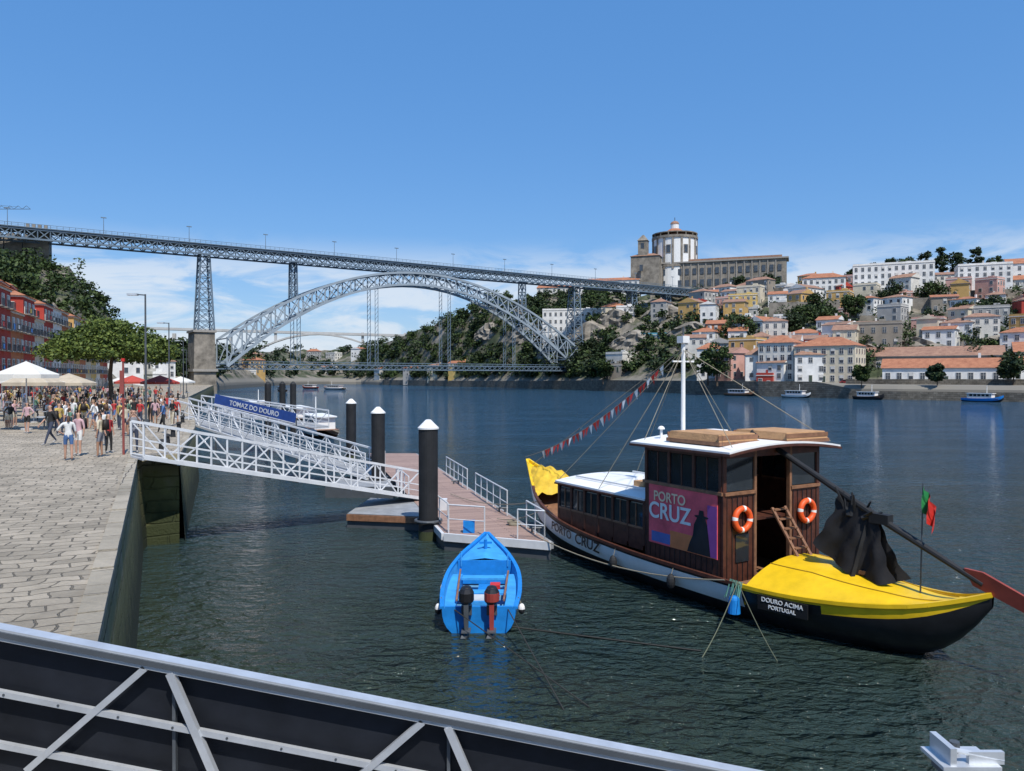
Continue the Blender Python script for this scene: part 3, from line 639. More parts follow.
CW=MB()
for i in range(6):
    x_=-198+i*5.2; y_=262+i*2.2; CW.box((x_,y_,49),(5.2,3,14),GRAN,.4)
    for k in range(3): CW.box((x_-1.8+k*1.8,y_,56.7),(1.0,2.9,1.4),GRAN,.4)
CW.box((-170,274,50),(6.5,6.5,19),GRAN,.4)
for k in range(4): CW.box((-172.4+k*1.7,271+k*.75,60.2),(1.0,.9,1.4),GRAN,.4)
CW.obj('city_wall',(-180,268,50))
CR=MB(); 
for i in range(17): CR.bar((-302+i*4,370,88),(-298+i*4,370,88),.22,.22,STEEL); CR.bar((-302+i*4,370,88),(-300+i*4,370,89.6),.14,.14,STEEL); CR.bar((-300+i*4,370,89.6),(-298+i*4,370,88),.14,.14,STEEL)
CR.bar((-280,370,20),(-280,370,93),1.2,1.2,STEEL); CR.bar((-280,370,93),(-240,370,89),.10,.10,STEEL)
CR.obj('tower_crane',(-280,370,20))

# ---------------------------------------------------------------- Ribeira houses (left)
rc=['terra','red','ochre','red','terra','red','cream','red','white','terra','pink','ochre','terra','cream','yellow','white']
p0=Vector((-60,80,0)); p1=Vector((-114,215,0)); dd=(p1-p0).normalized(); nn=Vector((dd.y,-dd.x,0)); L=(p1-p0).length; k=0;i=0
rn=random.Random(3)
while k<L:
    w_=rn.uniform(6.5,9.5); c=p0+dd*(k+w_/2)-nn*6; fl=rn.choice([4,5,5]); f=k/L
    house('riverside_townhouse',c.x,c.y,3.4,w_,11,fl*2.95+.6+f*1,facing(nn.x,nn.y),rc[i%16],rn.choice(['gable','hip']),fl,3,balc=True,found=1); k+=w_+.02; i+=1
for rr,(dz,offs,seed) in enumerate(((8,20,5),(15,36,6))):
    rn=random.Random(seed); k=0
    while k<L*.85:
        w_=rn.uniform(7,11); c=p0+dd*(k+w_/2)-nn*(offs+rn.uniform(-2,2)); fl=rn.choice([3,4,5])
        house('old_town_house',c.x,c.y,3.4+dz+4*k/L,w_,10,fl*2.9+.6,facing(nn.x,nn.y)+rn.uniform(-.1,.1),rn.choice(['red','white','ochre','terra','red','pink','offwhite']),rn.choice(['gable','hip']),fl,3,found=14); k+=w_+rn.uniform(0,3)
row(-.52,-.42,.8,6,(8,12),(6,8),(2,3,3),2,21,.2)
tree('umbrella_pine',-39.5,75,3.4,9.2,6.2,LEAFP,.17,230,120,.6,umb=True)

for x,y,hh in ((-21.7,45,7.9),(-31.6,70,8),(-45,104,8),(-60,140,8)):
    L_=MB(); L_.tube((x,y,3.4),(x,y,3.9),.16,STEEL,n=10); L_.tube((x,y,3.9),(x,y,3.4+hh),.075,STEEL,.05,n=8)
    L_.tube((x,y,3.4+hh-.05),(x-.75,y,3.4+hh),.04,STEEL); L_.box((x-.75,y,3.4+hh-.02),(.6,.25,.12),ALU); L_.obj('street_lamp',(x,y,3.4))
L_=MB(); L_.tube((-15,29.3,3.4),(-15,29.3,7.0),.045,mat('rust_red',(.25,.06,.05),.6),.04,n=8); L_.box((-15,29.2,6.2),(.16,.04,.9),mat('rust_red',(.25,.06,.05),.6)); L_.tube((-15,29.3,7),(-15,29.3,7.12),.07,RED); L_.obj('sign_post',(-15,29.3,3.4))
for y in (31,34,38,43,50,58):
    x=edgeX(y)-.8; L_=MB(); L_.tube((x,y,3.4),(x,y,3.75),.13,BLACKM,.1,n=10); L_.dome((x,y,3.75),.17,.12,BLACKM,10,3); L_.obj('mooring_bollard',(x,y,3.4),smooth=False)

def parasol(x,y,r,h_,m):
    P_=MB(); P_.tube((x,y,3.4),(x,y,3.4+h_),.035,ALU,n=6); P_.tube((x,y,3.4),(x,y,3.5),.3,CONC,n=10)
    pts=[(x+r*math.cos(a),y+r*math.sin(a),3.4+h_-.75) for a in [math.pi/4*i+.2 for i in range(8)]]
    for i in range(8):
        a,b_=pts[i],pts[(i+1)%8]; P_.face([a,b_,(x,y,3.4+h_)],m); P_.face([a,(a[0],a[1],a[2]-.22),(b_[0],b_[1],b_[2]-.22),b_],m)
        P_.tube(a,(x,y,3.4+h_-.06),.012,ALU,n=4)
    P_.tube((x+1,y,3.4),(x+1,y,4.12),.04,STEEL); P_.tube((x+1,y,4.12),(x+1,y,4.16),.4,ALU,n=12)
    P_.obj('parasol',(x,y,3.4))
CANV=mat('canvas_white',(.62,.60,.55),.8,var=.08); CANR=mat('canvas_red',(.42,.06,.04),.8); CANB=mat('canvas_beige',(.45,.38,.28),.8)
for x,y,r,hh,mm_ in ((-27.5,43,1.7,3.9,CANV),(-31.5,50,1.9,3.4,CANB),(-33.5,52,1.9,3.7,CANV),(-39,57,1.9,3.5,CANV),(-35,60,2,3.3,CANB),(-43,64,2,3.5,CANV),(-46,72,2,3.3,CANB),(-38,82,2,3.2,CANR),(-44,88,2,3.2,CANR),(-50,98,2,3.2,CANV),(-55,86,2,3.2,CANV),(-60,100,2,3.2,CANB),(-50,78,2,3.3,CANR),(-48,110,2,3.1,CANV)):
    parasol(x,y,r,hh,mm_)

# ---------------------------------------------------------------- people
SK=[mat('skin_a',(.46,.27,.19),.6),mat('skin_b',(.34,.19,.12),.6),mat('skin_c',(.14,.07,.045),.6)]
HR=[mat('hair_dark',(.02,.014,.01),.6),mat('hair_brown',(.08,.04,.02),.6),mat('hair_blond',(.35,.22,.10),.6)]
CL=[mat('cloth_%d'%i,c,.85,var=.15,scale=8) for i,c in enumerate([(.62,.62,.60),(.04,.05,.08),(.42,.04,.04),(.07,.14,.30),(.5,.44,.33),(.02,.02,.02),(.09,.18,.13),(.5,.32,.34),(.22,.22,.24),(.5,.36,.1)])]
SHOE=mat('shoe',(.3,.29,.28),.7)
def person_mesh(pose,female,shorts):
    V={};E=[]
    def v(n_,x,y,z,r): V[n_]=((x,y,z),r)
    f=.92 if female else 1
    v('pel',0,0,.95,.125);v('waist',0,.0,1.08,.105*f);v('chest',0,.005,1.28,.135*f);v('neck',0,0,1.44,.05);v('h0',0,.015,1.52,.066);v('h1',0,.02,1.61,.09);v('h2',0,.005,1.68,.07)
    E+=[('pel','waist','t'),('waist','chest','t'),('chest','neck','t'),('neck','h0','s'),('h0','h1','h'),('h1','h2','h')]
    st={'stand':(.03,-.02),'walk':(.30,-.28),'walk2':(-.22,.24),'talk':(.05,0),'photo':(0,.04),'contra':(.1,-.05)}[pose]
    for sd_,fy,nm in ((-1,st[0],'L'),(1,st[1],'R')):
        lift=.10 if fy<-.15 else 0
        v('hip'+nm,sd_*.095,0,.88,.088); v('kn'+nm,sd_*.105,fy*.45+.03+(.05 if lift else 0),.49,.056); v('an'+nm,sd_*.11,fy,.09+lift,.038); v('to'+nm,sd_*.125,fy+.16,.045+lift*.3,.036)
        E+=[('pel','hip'+nm,'p'),('hip'+nm,'kn'+nm,'p'),('kn'+nm,'an'+nm,'l'),('an'+nm,'to'+nm,'f')]
        sh=.185*f; v('sh'+nm,sd_*sh,0,1.385,.056)
        ay=-fy*.8
        if pose=='photo': e_=(sd_*.24,.16,1.22);w__=(sd_*.10,.36,1.46);hd=(sd_*.06,.40,1.53)
        elif pose=='talk' and nm=='R': e_=(.26,.05,1.12);w__=(.20,.28,1.18);hd=(.18,.35,1.22)
        elif pose=='contra' and nm=='L': e_=(-.36,-.04,1.14);w__=(-.19,.06,1.0);hd=(-.14,.09,.97)
        else: e_=(sd_*(sh+.055),ay*.4-.01,1.12);w__=(sd_*(sh+.07),ay+.05,.90);hd=(sd_*(sh+.068),ay*1.2+.07,.82)
        v('el'+nm,*e_,.041);v('wr'+nm,*w__,.027);v('ha'+nm,*hd,.032)
        E+=[('chest','sh'+nm,'t'),('sh'+nm,'el'+nm,'t'),('el'+nm,'wr'+nm,'s'),('wr'+nm,'ha'+nm,'s')]
    if female: v('r0',0,-.075,1.58,.05);v('r1',0,-.10,1.42,.045); E+=[('h1','r0','r'),('r0','r1','r')]
    names=list(V); me=bpy.data.meshes.new('tmp'); me.from_pydata([V[n_][0] for n_ in names],[(names.index(a),names.index(b_)) for a,b_,_ in E],[])
    ob=bpy.data.objects.new('tmp',me); COL.objects.link(ob); sm=ob.modifiers.new('s','SKIN'); sm.use_smooth_shade=True; ss=ob.modifiers.new('u','SUBSURF'); ss.levels=1; ss.render_levels=1
    for i,n_ in enumerate(names): me.skin_vertices[0].data[i].radius=(V[n_][1],)*2; me.skin_vertices[0].data[i].use_root=(n_=='pel')
    dg=bpy.context.evaluated_depsgraph_get(); dg.update(); ev=ob.evaluated_get(dg); mm_=bpy.data.meshes.new_from_object(ev); 
    vs=[tuple(q.co) for q in mm_.vertices]; fs=[list(p.vertices) for p in mm_.polygons]
    bpy.data.objects.remove(ob); bpy.data.meshes.remove(mm_)
    lab={'t':1,'s':0,'h':0,'p':2,'l':0 if shorts else 2,'f':4,'r':3}
    mi=[]
    segs=[(Vector(V[a][0]),Vector(V[b_][0]),l,(V[a][1]+V[b_][1])/2) for a,b_,l in E]
    for fc in fs:
        c=sum((Vector(vs[i]) for i in fc),Vector())/len(fc); best=9;bl='t'
        for a,b_,l,rr in segs:
            d=b_-a; t=max(0,min(1,(c-a).dot(d)/d.length_squared)); q=(c-a-d*t).length-rr
            if q<best: best=q;bl=l
        k=lab[bl]
        if bl in 'hs' and c.z>1.50 and (abs(c.x)<.12): k=3 if (c.y<-.01 or c.z>1.675) and bl=='h' else 0
        if bl=='p' and shorts and c.z<.62: k=0
        if bl=='t' and c.z>1.43 and abs(c.x)<.07: k=0
        mi.append(k)
    X=MB(); X.v=vs; X.f=fs; X.m=mi
    mats=[SK[0],CL[0],CL[1],HR[0],SHOE]; X.mats=mats
    X.tube((0,.095,1.62),(0,.128,1.60),.010,SK[0],.014,n=5)
    for sx in (-1,1):
        X.tube((sx*.034,.098,1.635),(sx*.034,.108,1.635),.010,HR[0],n=6); X.tube((sx*.085,.012,1.63),(sx*.103,.004,1.61),.026,SK[0],.018,n=6)
    X.box((0,.10,1.565),(.045,.012,.010),mats[0])
    for nm,sg in (('L',-1),('R',1)):
        wv=Vector(V['wr'+nm][0]); hv=Vector(V['ha'+nm][0]); d=(hv-wv).normalized(); sv=d.cross(Vector((1,0,0))).normalized(); cv=sv.cross(d)*(-sg)
        for i,(o_,l) in enumerate(((-.024,.062),(-.008,.072),(.008,.068),(.023,.052))):
            a=hv+sv*o_+d*.012; b_=a+d*l*.55; c=b_+(d*.75+cv*.55).normalized()*l*.5; X.tube(a,b_,.0095,SK[0],.0085,n=5); X.tube(b_,c,.0085,SK[0],.0065,n=5)
        a=hv-sv*.02-d*.02; b_=a+(-sv*.8+d*.6).normalized()*.035; c=b_+d*.03; X.tube(a,b_,.011,SK[0],.0095,n=5); X.tube(b_,c,.0095,SK[0],.007,n=5)
    if pose in ('walk','talk'):
        X.box((0,-.20,1.24),(.28,.16,.40),HR[0],taper=.8)
    me=bpy.data.meshes.new('person_'+pose); me.from_pydata(X.v,[],X.f)
    for q in mats: me.materials.append(q)
    me.polygons.foreach_set('material_index',X.m); me.polygons.foreach_set('use_smooth',[True]*len(X.f)); me.update(); return me
PM={}
def person(x,y,z,rot,pose='stand',female=False,shorts=False,skin=0,hair=0,top=0,bot=1,sc=1.0):
    key=(pose,female,shorts)
    if key not in PM: PM[key]=person_mesh(*key)
    o=bpy.data.objects.new('person',PM[key]); COL.objects.link(o); o.location=(x,y,z); o.rotation_euler=(0,0,rot); o.scale=(sc,)*3
    for i,mm_ in enumerate((SK[skin],CL[top],CL[bot],HR[hair],SHOE)): o.material_slots[i].link='OBJECT'; o.material_slots[i].material=mm_
    return o
zq=3.404
for a in [(-20.3,33.4,2.6,'walk',0,0,0,0,5,1),(-15.9,27.2,.5,'contra',1,1,0,1,0,3),(-16.5,28.9,2.9,'talk',1,1,0,0,7,0),(-15.4,28.4,1.6,'talk',0,1,1,0,4,8),(-14.9,29.9,3.6,'photo',0,0,0,1,8,1),(-15.9,29.9,4.4,'stand',1,0,0,2,2,5),
          (-17.8,33.0,.4,'stand',0,0,0,0,0,1),(-19.6,38.5,1.0,'contra',0,1,1,0,4,1),(-20.4,40.0,5,'talk',1,1,0,1,0,5),(-18.6,40.5,2,'walk2',0,0,0,0,3,5),(-22.3,45.5,3,'stand',0,0,0,0,2,1),(-24,45,.2,'walk',1,1,0,1,0,3),(-23,42,2.2,'contra',1,1,1,0,0,1),(-24.5,47.5,4,'stand',0,1,0,0,1,4),
          (-22.4,38.4,1.2,'stand',0,1,0,1,0,3),(-23.2,38.9,4.2,'talk',1,0,0,2,9,1),(-24.6,41.2,.8,'walk',0,0,1,0,3,1),(-25.8,40.4,3.1,'contra',1,1,0,0,7,5),(-21.2,36.4,5.6,'walk2',1,0,0,1,6,1),(-26.4,44.6,2.2,'photo',0,1,0,0,0,8)]:
    person(a[0],a[1],zq,a[2],a[3],bool(a[4]),bool(a[5]),a[6],a[7],a[8],a[9],R(.95,1.05) if not a[4] else R(.92,.99))
rn=random.Random(11)
for i in range(200):
    y=43+ (rn.random()**1.3)*85; xe=edgeX(y)-1.2; xl=-.71*y
    x=xl+(xe-xl)*rn.random()
    person(x,y,zq,rn.uniform(0,6.28),rn.choice(['stand','walk','walk2','talk','contra','stand','photo']),rn.random()<.5,rn.random()<.5,rn.choice([0,0,1,2]),rn.choice([0,0,1,2]),rn.choice([0,0,1,1,2,3,4,5,5,6,7,8,9]),rn.choice([1,1,1,3,4,5,5,8]),rn.uniform(.9,1.06))

# ---------------------------------------------------------------- gangways
def gangway(name,S,E,width,hgt,m,side=1,pan=1.25,panel=None):
    S=Vector(S);E=Vector(E); d=E-S; L=d.length; u=d.normalized(); n_=Vector((-u.y,u.x,0)).normalized()*side
    F_=MB();D_=MB(); k=max(3,round(L/pan))
    for o_ in (0,width):
        a=S+n_*o_; b_=E+n_*o_; up=Vector((0,0,hgt))
        F_.bar(a,b_,.10,.14,m); F_.bar(a+up,b_+up,.09,.10,m); F_.bar(a+up*.5,b_+up*.5,.05,.05,m); F_.bar(a+up*.28,b_+up*.28,.03,.03,m)
        for i in range(k+1):
            p=a+(b_-a)*(i/k); F_.bar(p,p+up,.06,.06,m)
            if i<k:
                q=a+(b_-a)*((i+1)/k)
                if i%2: F_.bar(p,q+up,.05,.05,m)
                else: F_.bar(p+up,q,.05,.05,m)
    D_.bar(S+n_*width/2,E+n_*width/2,width-.12,.06,GREYD)
    for i in range(k+1): p=S+d*(i/k); F_.bar(p-Vector((0,0,.07)),p+n_*width-Vector((0,0,.07)),.08,.08,m)
    return group(name,tuple(S),{'truss':F_,'deck':D_})
gangway('gangway',(-13.25,27.3,3.5),(-4.3,35.4,.75),1.5,1.25,ALUW)
gangway('gangway',(-24.6,54.5,3.5),(-8.2,42.4,.75),1.5,1.35,ALUW,1)
g3=gangway('gangway',(-27,66,3.5),(-15.5,60,2.4),1.5,1.3,ALUW,1)
Bn=MB(); a=Vector((-22.3,57.0,4.72)); b_=Vector((-15.4,54.0,3.42))
Bn.bar(a,b_,.05,.80,BLUED); dx=(b_-a).normalized(); bnn=Vector((dx.y,-dx.x,0)).normalized()
lo=Vector((0,0,-.33))+bnn*.04; Bn.bar(a+lo,b_+lo,.02,.05,WHITE)
for t in (0,.33,.66,1): p=a+(b_-a)*t-bnn*.08; Bn.bar((p.x,p.y,.3),p,.08,.08,STEEL)
ge=group('banner_sign',tuple(a),{'panel':Bn})
text('lettering','TOMAZ DO DOURO',.50,frame(tuple((a+b_)/2+bnn*.04+Vector((0,0,.02))),dx,(0,0,1)),mat('banner_text',(.55,.57,.6),.6),ge,tuple(a))
# near gangway (foreground)
G=MB(); D_=MB()
zr=lambda x:4.07-.195*(x+4.72)
xa,xb=-6.6,4.6; Yg=7.0
def gp(x,dz,y=Yg): return (x,y,zr(x)-dz)
for Y_ in (7.0,4.4):
    G.bar(gp(xa,.03,Y_),gp(xb,.03,Y_),.13,.11,ALU); G.bar(gp(xa,.02,Y_-.075),gp(xb,.02,Y_-.075),.02,.05,STEEL)
    G.bar(gp(xa,.58,Y_-.03),gp(xb,.58,Y_-.03),.05,.055,ALU); G.bar(gp(xa,1.06,Y_-.03),gp(xb,1.06,Y_-.03),.05,.055,ALU); G.bar(gp(xa,1.5,Y_),gp(xb,1.5,Y_),.12,.14,ALU)
    D_.bar(gp(xa,.78,Y_+.07),gp(xb,.78,Y_+.07),.012,1.35,DPAN)
    x=-3.32-2.55
    while x<4.3:
        G.bar(gp(x-.05,.08,Y_-.04),(x-1.15,Y_-.04,zr(x)-1.02),.05,.06,ALU); G.bar(gp(x+.18,.08,Y_-.05),(x+.60,Y_-.05,zr(x)-1.1),.06,.07,ALU)
        G.bar(gp(x+.18,.08,Y_+.04),gp(x+.18,1.5,Y_+.04),.05,.03,STEEL)
        for k in range(5): G.tube((x-.3+k*.5,Y_-.035,zr(x-.3+k*.5)-.58),(x-.3+k*.5,Y_-.062,zr(x-.3+k*.5)-.58),.012,STEEL,n=6)
        x+=2.55
D_.bar(gp(xa,1.52,5.7),gp(xb,1.52,5.7),2.45,.06,GREYD)
group('foreground_gangway',(-2,7,3),{'truss':G,'panels':D_})
G=MB(); G.tube((3.62,6.1,-2),(3.62,6.1,3.28),.09,ALU,n=10); G.box((3.62,6.1,3.32),(.46,.34,.03),ALU); G.box((3.48,6.1,3.40),(.05,.30,.14),ALU); G.box((3.76,6.0,3.38),(.28,.04,.10),ALU); G.tube((3.5,6.0,3.44),(3.9,6.0,3.36),.022,ALU,n=8)
G.tube((3.62,6.18,3.33),(3.62,6.18,3.42),.04,STEEL,n=8); G.box((3.62,6.1,3.22),(.3,.3,.05),STEEL); G.obj('mooring_bracket',(3.62,6.1,0))

# ---------------------------------------------------------------- pontoon
def plankmat():
    m,nt,b=_nt('pontoon_planks'); g=N(nt,'ShaderNodeNewGeometry'); mp=N(nt,'ShaderNodeMapping'); mp.inputs['Rotation'].default_value=(0,0,-.29); nt.links.new(g.outputs['Position'],mp.inputs[0])
    br=N(nt,'ShaderNodeTexBrick'); br.inputs['Scale'].default_value=1; br.inputs['Brick Width'].default_value=4; br.inputs['Row Height'].default_value=.15; br.inputs['Mortar Size'].default_value=.01
    br.inputs['Color1'].default_value=(.40,.27,.215,1); br.inputs['Color2'].default_value=(.27,.18,.145,1); br.inputs['Mortar'].default_value=(.08,.05,.04,1)
    nt.links.new(mp.outputs[0],br.inputs['Vector']); nt.links.new(br.outputs['Color'],b.inputs['Base Color']); b.inputs['Roughness'].default_value=.7; return m
PL=plankmat()
def slab(mb,poly,zt,zb,mt,ms):
    mb.face([(x,y,zt) for x,y in poly],mt); n=len(poly)
    for i in range(n): a=poly[i];b_=poly[(i+1)%n]; mb.face([(a[0],a[1],zb),(b_[0],b_[1],zb),(b_[0],b_[1],zt),(a[0],a[1],zt)],ms)
PT=MB(); PS=MB(); RL=MB()
slab(PT,[(-2.5,28.0),(1.35,26.5),(-7.3,57.5),(-10.9,57.5)],.62,-.4,PL,STEEL)
slab(PT,[(-7.0,32.2),(-4.1,31.6),(-3.5,31.5),(-4.75,35.9),(-6.8,36.4)],.60,-.4,GREYD,STEEL)
slab(PT,[(-9.9,40.2),(-6.2,40.0),(-7.3,44.0),(-9.7,44.2)],.60,-.4,GREYD,STEEL)
PS.bar((-2.5,27.95,.5),(1.35,26.45,.5),.12,.28,ALUW); PS.bar((1.4,26.5,.5),(-7.25,57.5,.5),.12,.22,GREYD); PS.bar((-2.55,28,.5),(-3.5,31.4,.5),.12,.25,ALUW); PS.bar((-7.0,32.15,.45),(-3.6,31.45,.45),.12,.25,BROWN2)
def rail(pts,m=ALUW,h_=1.05,mid=True):
    for a,b_ in zip(pts,pts[1:]):
        a=Vector(a+(.62,));b2=Vector(b_+(.62,)); n=max(1,round((b2-a).length/1.3)); up=Vector((0,0,h_))
        RL.tube(a+up,b2+up,.028,m); RL.tube(a+up*.5,b2+up*.5,.018,m)
        for i in range(n+1): p=a+(b2-a)*(i/n); RL.tube(p,p+up,.026,m)
rail([(-2.35,28.1),(-1.0,27.6)]); rail([(-2.4,28.4),(-3.3,31.3)]); rail([(.2,27.1),(1.15,26.75),(.55,29.0)]); rail([(-.2,31.6),(-1.8,37.4)]); rail([(-2.3,39),(-3.9,45)]); rail([(-4.9,36),(-6.1,40)]); rail([(-7.6,45),(-10.4,56.5)])
RL.box((-1.6,28.2,.84),(.42,.30,.44),BLUE); RL.box((-3.0,33,.85),(.35,.35,.5),ALUW)
for x,y in ((.9,28.2),(-.4,32.5),(-3,41)): RL.tube((x-.15,y,.63),(x-.15,y,.78),.05,STEEL); RL.tube((x+.1,y,.63),(x+.1,y,.78),.05,STEEL); RL.tube((x-.28,y,.79),(x+.23,y,.79),.04,STEEL)
for i in range(3): RL.torus((.1-.05*i,29.6,.66+.05*i),(1,0,0),(0,1,0),.24-.03*i,.03,ROPE,n=16,k=5)
group('floating_pontoon',(-4,40,0),{'deck':PT,'fascia':PS,'railings':RL})
for x,y in ((-3.3,29.9),(-7.55,42.8),(-12.4,58.5)):
    K=MB(); K.tube((x,y,-2.5),(x,y,4.35),.38,BLACKM,n=24); K.tube((x,y,4.352),(x,y,4.42),.42,WHITE,n=24); K.tube((x,y,4.42),(x,y,4.72),.40,WHITE,.10,n=24); K.torus((x,y,.75),(1,0,0),(0,1,0),.50,.06,STEEL)
    K.tube((x,y,-.2),(x,y,.35),.39,mat('algae_green',(.04,.05,.02),.9),n=24); K.obj('mooring_pile',(x,y,0))
for x,y in ((-27,84),(-26,86),(-24.5,85)):
    K=MB(); K.tube((x,y,-2),(x,y,5.6),.35,BLACKM,n=12); K.tube((x,y,5.6),(x,y,5.9),.36,BLACKM,.1,n=12); K.obj('mooring_pile',(x,y,0))

# ---------------------------------------------------------------- hull helper
FR_=[0,.04,.12,.25,.42,.6,.78,.93,1.0]
def hull(mb,st,X,band,p=2.2):
    mb.X=X; ns=len(st); nf=len(FR_); P=[]
    for sg in (1,-1):
        for (x,w_,zg,zk) in st:
            for f in FR_: P.append((x,sg*w_*math.sqrt(max(0,1-(1-f)**p)),zk+(zg-zk)*f))
    o=len(mb.v); mb.add(P,[],band(0,.5))
    for s_ in range(2):
        for i in range(ns-1):
            for j in range(nf-1):
                a=s_*ns*nf+i*nf+j; q=[a,a+nf,a+nf+1,a+1]
                if s_: q.reverse()
                mb.f.append([o+t for t in q]); mb.m.append(mb.mi(band((st[i][0]+st[i+1][0])/2,(FR_[j]+FR_[j+1])/2)))
def smooth_st(st,n=40):
    xs=[s[0] for s in st]; X=np.linspace(xs[0],xs[-1],n); out=[]
    def cat(k,x):
        i=max(0,min(len(xs)-2,int(np.searchsorted(xs,x))-1)); t=(x-xs[i])/(xs[i+1]-xs[i])
        p1,p2=st[i][k],st[i+1][k]; p0_=st[i-1][k] if i else p1; p3=st[i+2][k] if i+2<len(xs) else p2
        h_=xs[i+1]-xs[i]; m1=(p2-p0_)/(xs[i+1]-xs[i-1]) if i else (p2-p1)/h_; m2=(p3-p1)/((xs[i+2] if i+2<len(xs) else xs[i+1])-xs[i])
        m1*=h_;m2*=h_
        return (2*t**3-3*t*t+1)*p1+(t**3-2*t*t+t)*m1+(-2*t**3+3*t*t)*p2+(t**3-t*t)*m2
    for x in X: out.append((float(x),max(.02,cat(1,x)),cat(2,x),cat(3,x)))
    return out

# ---------------------------------------------------------------- rabelo boat
O=(7.3,21.3,0); ax=Vector((-.51,.86,0)).normalized(); ay=Vector((-ax.y,ax.x,0))
RX=Matrix(((ax.x,ay.x,0,O[0]),(ax.y,ay.y,0,O[1]),(0,0,1,0),(0,0,0,1)))
st=smooth_st([(-5.9,.04,1.72,1.45),(-5.3,.42,1.48,.65),(-4.5,.90,1.24,.05),(-3.2,1.45,1.06,-.25),(-1.6,1.90,.98,-.4),(0.5,2.12,1.00,-.45),(4,2.2,1.06,-.45),(7.5,2.0,1.26,-.4),(9.8,1.5,1.66,-.15),(11.3,.85,2.15,.5),(12.3,.35,2.5,1.5),(13.0,.03,2.85,2.5)],56)
HU=MB()
def band(x,f):
    if x>11.9: return YEL
    if f>.94: return YEL if (x<-.9 or x>10.8) else BLACK
    if x<-.7: return YEL if f>.80 and x<-2.7 else BLACK
    return WHITE if f>.66 else BLACK
hull(HU,st,RX,band)
DK=MB(); DK.X=RX; YD=MB(); YD.X=RX
def gw(x): 
    for a,b_ in zip(st,st[1:]):
        if a[0]<=x<=b_[0]:
            t=(x-a[0])/(b_[0]-a[0]); return a[1]+(b_[1]-a[1])*t,a[2]+(b_[2]-a[2])*t
    return st[-1][1],st[-1][2]
for a,b_ in zip(st,st[1:]):
    for sg in (1,-1):
        m_=YEL if (a[0]<-.9 or a[0]>10.8) else BROWN
        DK.bar((a[0],sg*a[1],a[2]+.02),(b_[0],sg*b_[1],b_[2]+.02),.10,.09,m_)
    if a[0]>=-1.3 and a[0]<11.6:
        dz=.45; DK.add([(a[0],-a[1]*.95,a[2]-dz),(a[0],a[1]*.95,a[2]-dz),(b_[0],b_[1]*.95,b_[2]-dz),(b_[0],-b_[1]*.95,b_[2]-dz)],[[0,1,2,3]],BROWN2)
        for sg in (1,-1): DK.add([(a[0],sg*a[1]*.96,a[2]),(a[0],sg*a[1]*.95,a[2]-dz),(b_[0],sg*b_[1]*.95,b_[2]-dz),(b_[0],sg*b_[1]*.96,b_[2])],[[0,1,2,3]],BROWN)
    if a[0]>=11.4:
        DK.add([(a[0],-a[1]*.97,a[2]-.05),(a[0],a[1]*.97,a[2]-.05),(b_[0],b_[1]*.97,b_[2]-.05),(b_[0],-b_[1]*.97,b_[2]-.05)],[[0,1,2,3]],YEL)
def ydeck(x,t):
    w_,z_=gw(x); cr=(.60 if x>-2 else max(.05,.60-.17*(-x-2)))*min(1,w_/1.2); return (x,t*w_*.97,z_+cr*(1-abs(t)**2.2))
xs_=list(np.linspace(-5.85,-.80,26)); P=[ydeck(x,-1+k/6) for x in xs_ for k in range(13)]
YD.add(P,[[i*13+k,i*13+k+1,(i+1)*13+k+1,(i+1)*13+k] for i in range(25) for k in range(12)],YEL)
# heaped yellow tarpaulin over the fore deck
TP=MB(); TP.X=RX; P=[]
for i in range(15):
    for j in range(13):
        x=10.1+2.3*i/14; w_,z_=gw(x); t=-1+j/6; hgt=.42*math.sin(math.pi*min(1,i/14*1.05+.02))**.5*(1-abs(t)**3)+.08*math.sin(i*1.7+j*1.3)+.06*math.sin(i*.9-j*2.1)
        P.append((x,t*w_*.98,z_+.02+max(0,hgt)))
TP.add(P,[[i*13+j,(i+1)*13+j,(i+1)*13+j+1,i*13+j+1] for i in range(14) for j in range(12)],mat('yellow_tarp',(.62,.40,.03),.6,var=.25,scale=3))
e_=[ydeck(-.80,-1+k/6) for k in range(13)]; DK.add(e_+[(p[0],p[1],.5) for p in e_],[[k,k+1,14+k,13+k] for k in range(12)],YEL)
for tt in (-.5,.5):
    pr=None
    for x in xs_[4:]:
        p=Vector(ydeck(x,tt))+Vector((0,0,.012))
        if pr: DK.bar(pr,p,.02,.02,mat('yellow_seam',(.45,.28,.02),.5))
        pr=p
DK.box((-3.0,.0,1.58),(.5,.4,.10),BROWN2)
DK.box((-.45,1.35,.75),(.35,.5,.35),BROWN2)
CB=MB(); CB.X=RX; WN=MB(); WN.X=RX; RF=MB(); RF.X=RX
z0=.6; zt=4.45
for sg in (1,-1):
    CB.box((1.55,sg*1.92,(z0+3.25)/2),(3.1,.08,3.25-z0),BROWN)
    CB.box((1.55,sg*1.92,4.33),(3.1,.10,.24),BROWN)
    for x in (.05,1.05,2.05,3.05): CB.box((x,sg*1.92,3.76),(.10,.12,1.05),BROWN)
    for x in (.55,1.55,2.55): WN.box((x,sg*1.92,3.73),(.9,.03,.92),GLASS); CB.box((x,sg*1.93,3.73),(.04,.05,.92),BROWN)
    CB.box((1.55,sg*1.95,3.26),(3.2,.14,.09),BROWN2)
    for k in range(15): CB.box((.12+k*.21,sg*1.965,1.5),(.015,.012,1.4),BLACK)
CB.box((3.08,0,(z0+3.3)/2),(.08,3.76,3.3-z0),BROWN)
for y in (-1.4,-.47,.47,1.4): WN.box((3.08,y,3.75),(.03,.8,.9),GLASS)
for y in (-1.88,-.93,0,.93,1.88): CB.box((3.08,y,3.78),(.10,.10,1.0),BROWN)
CB.box((3.08,0,4.33),(.1,3.8,.24),BROWN)
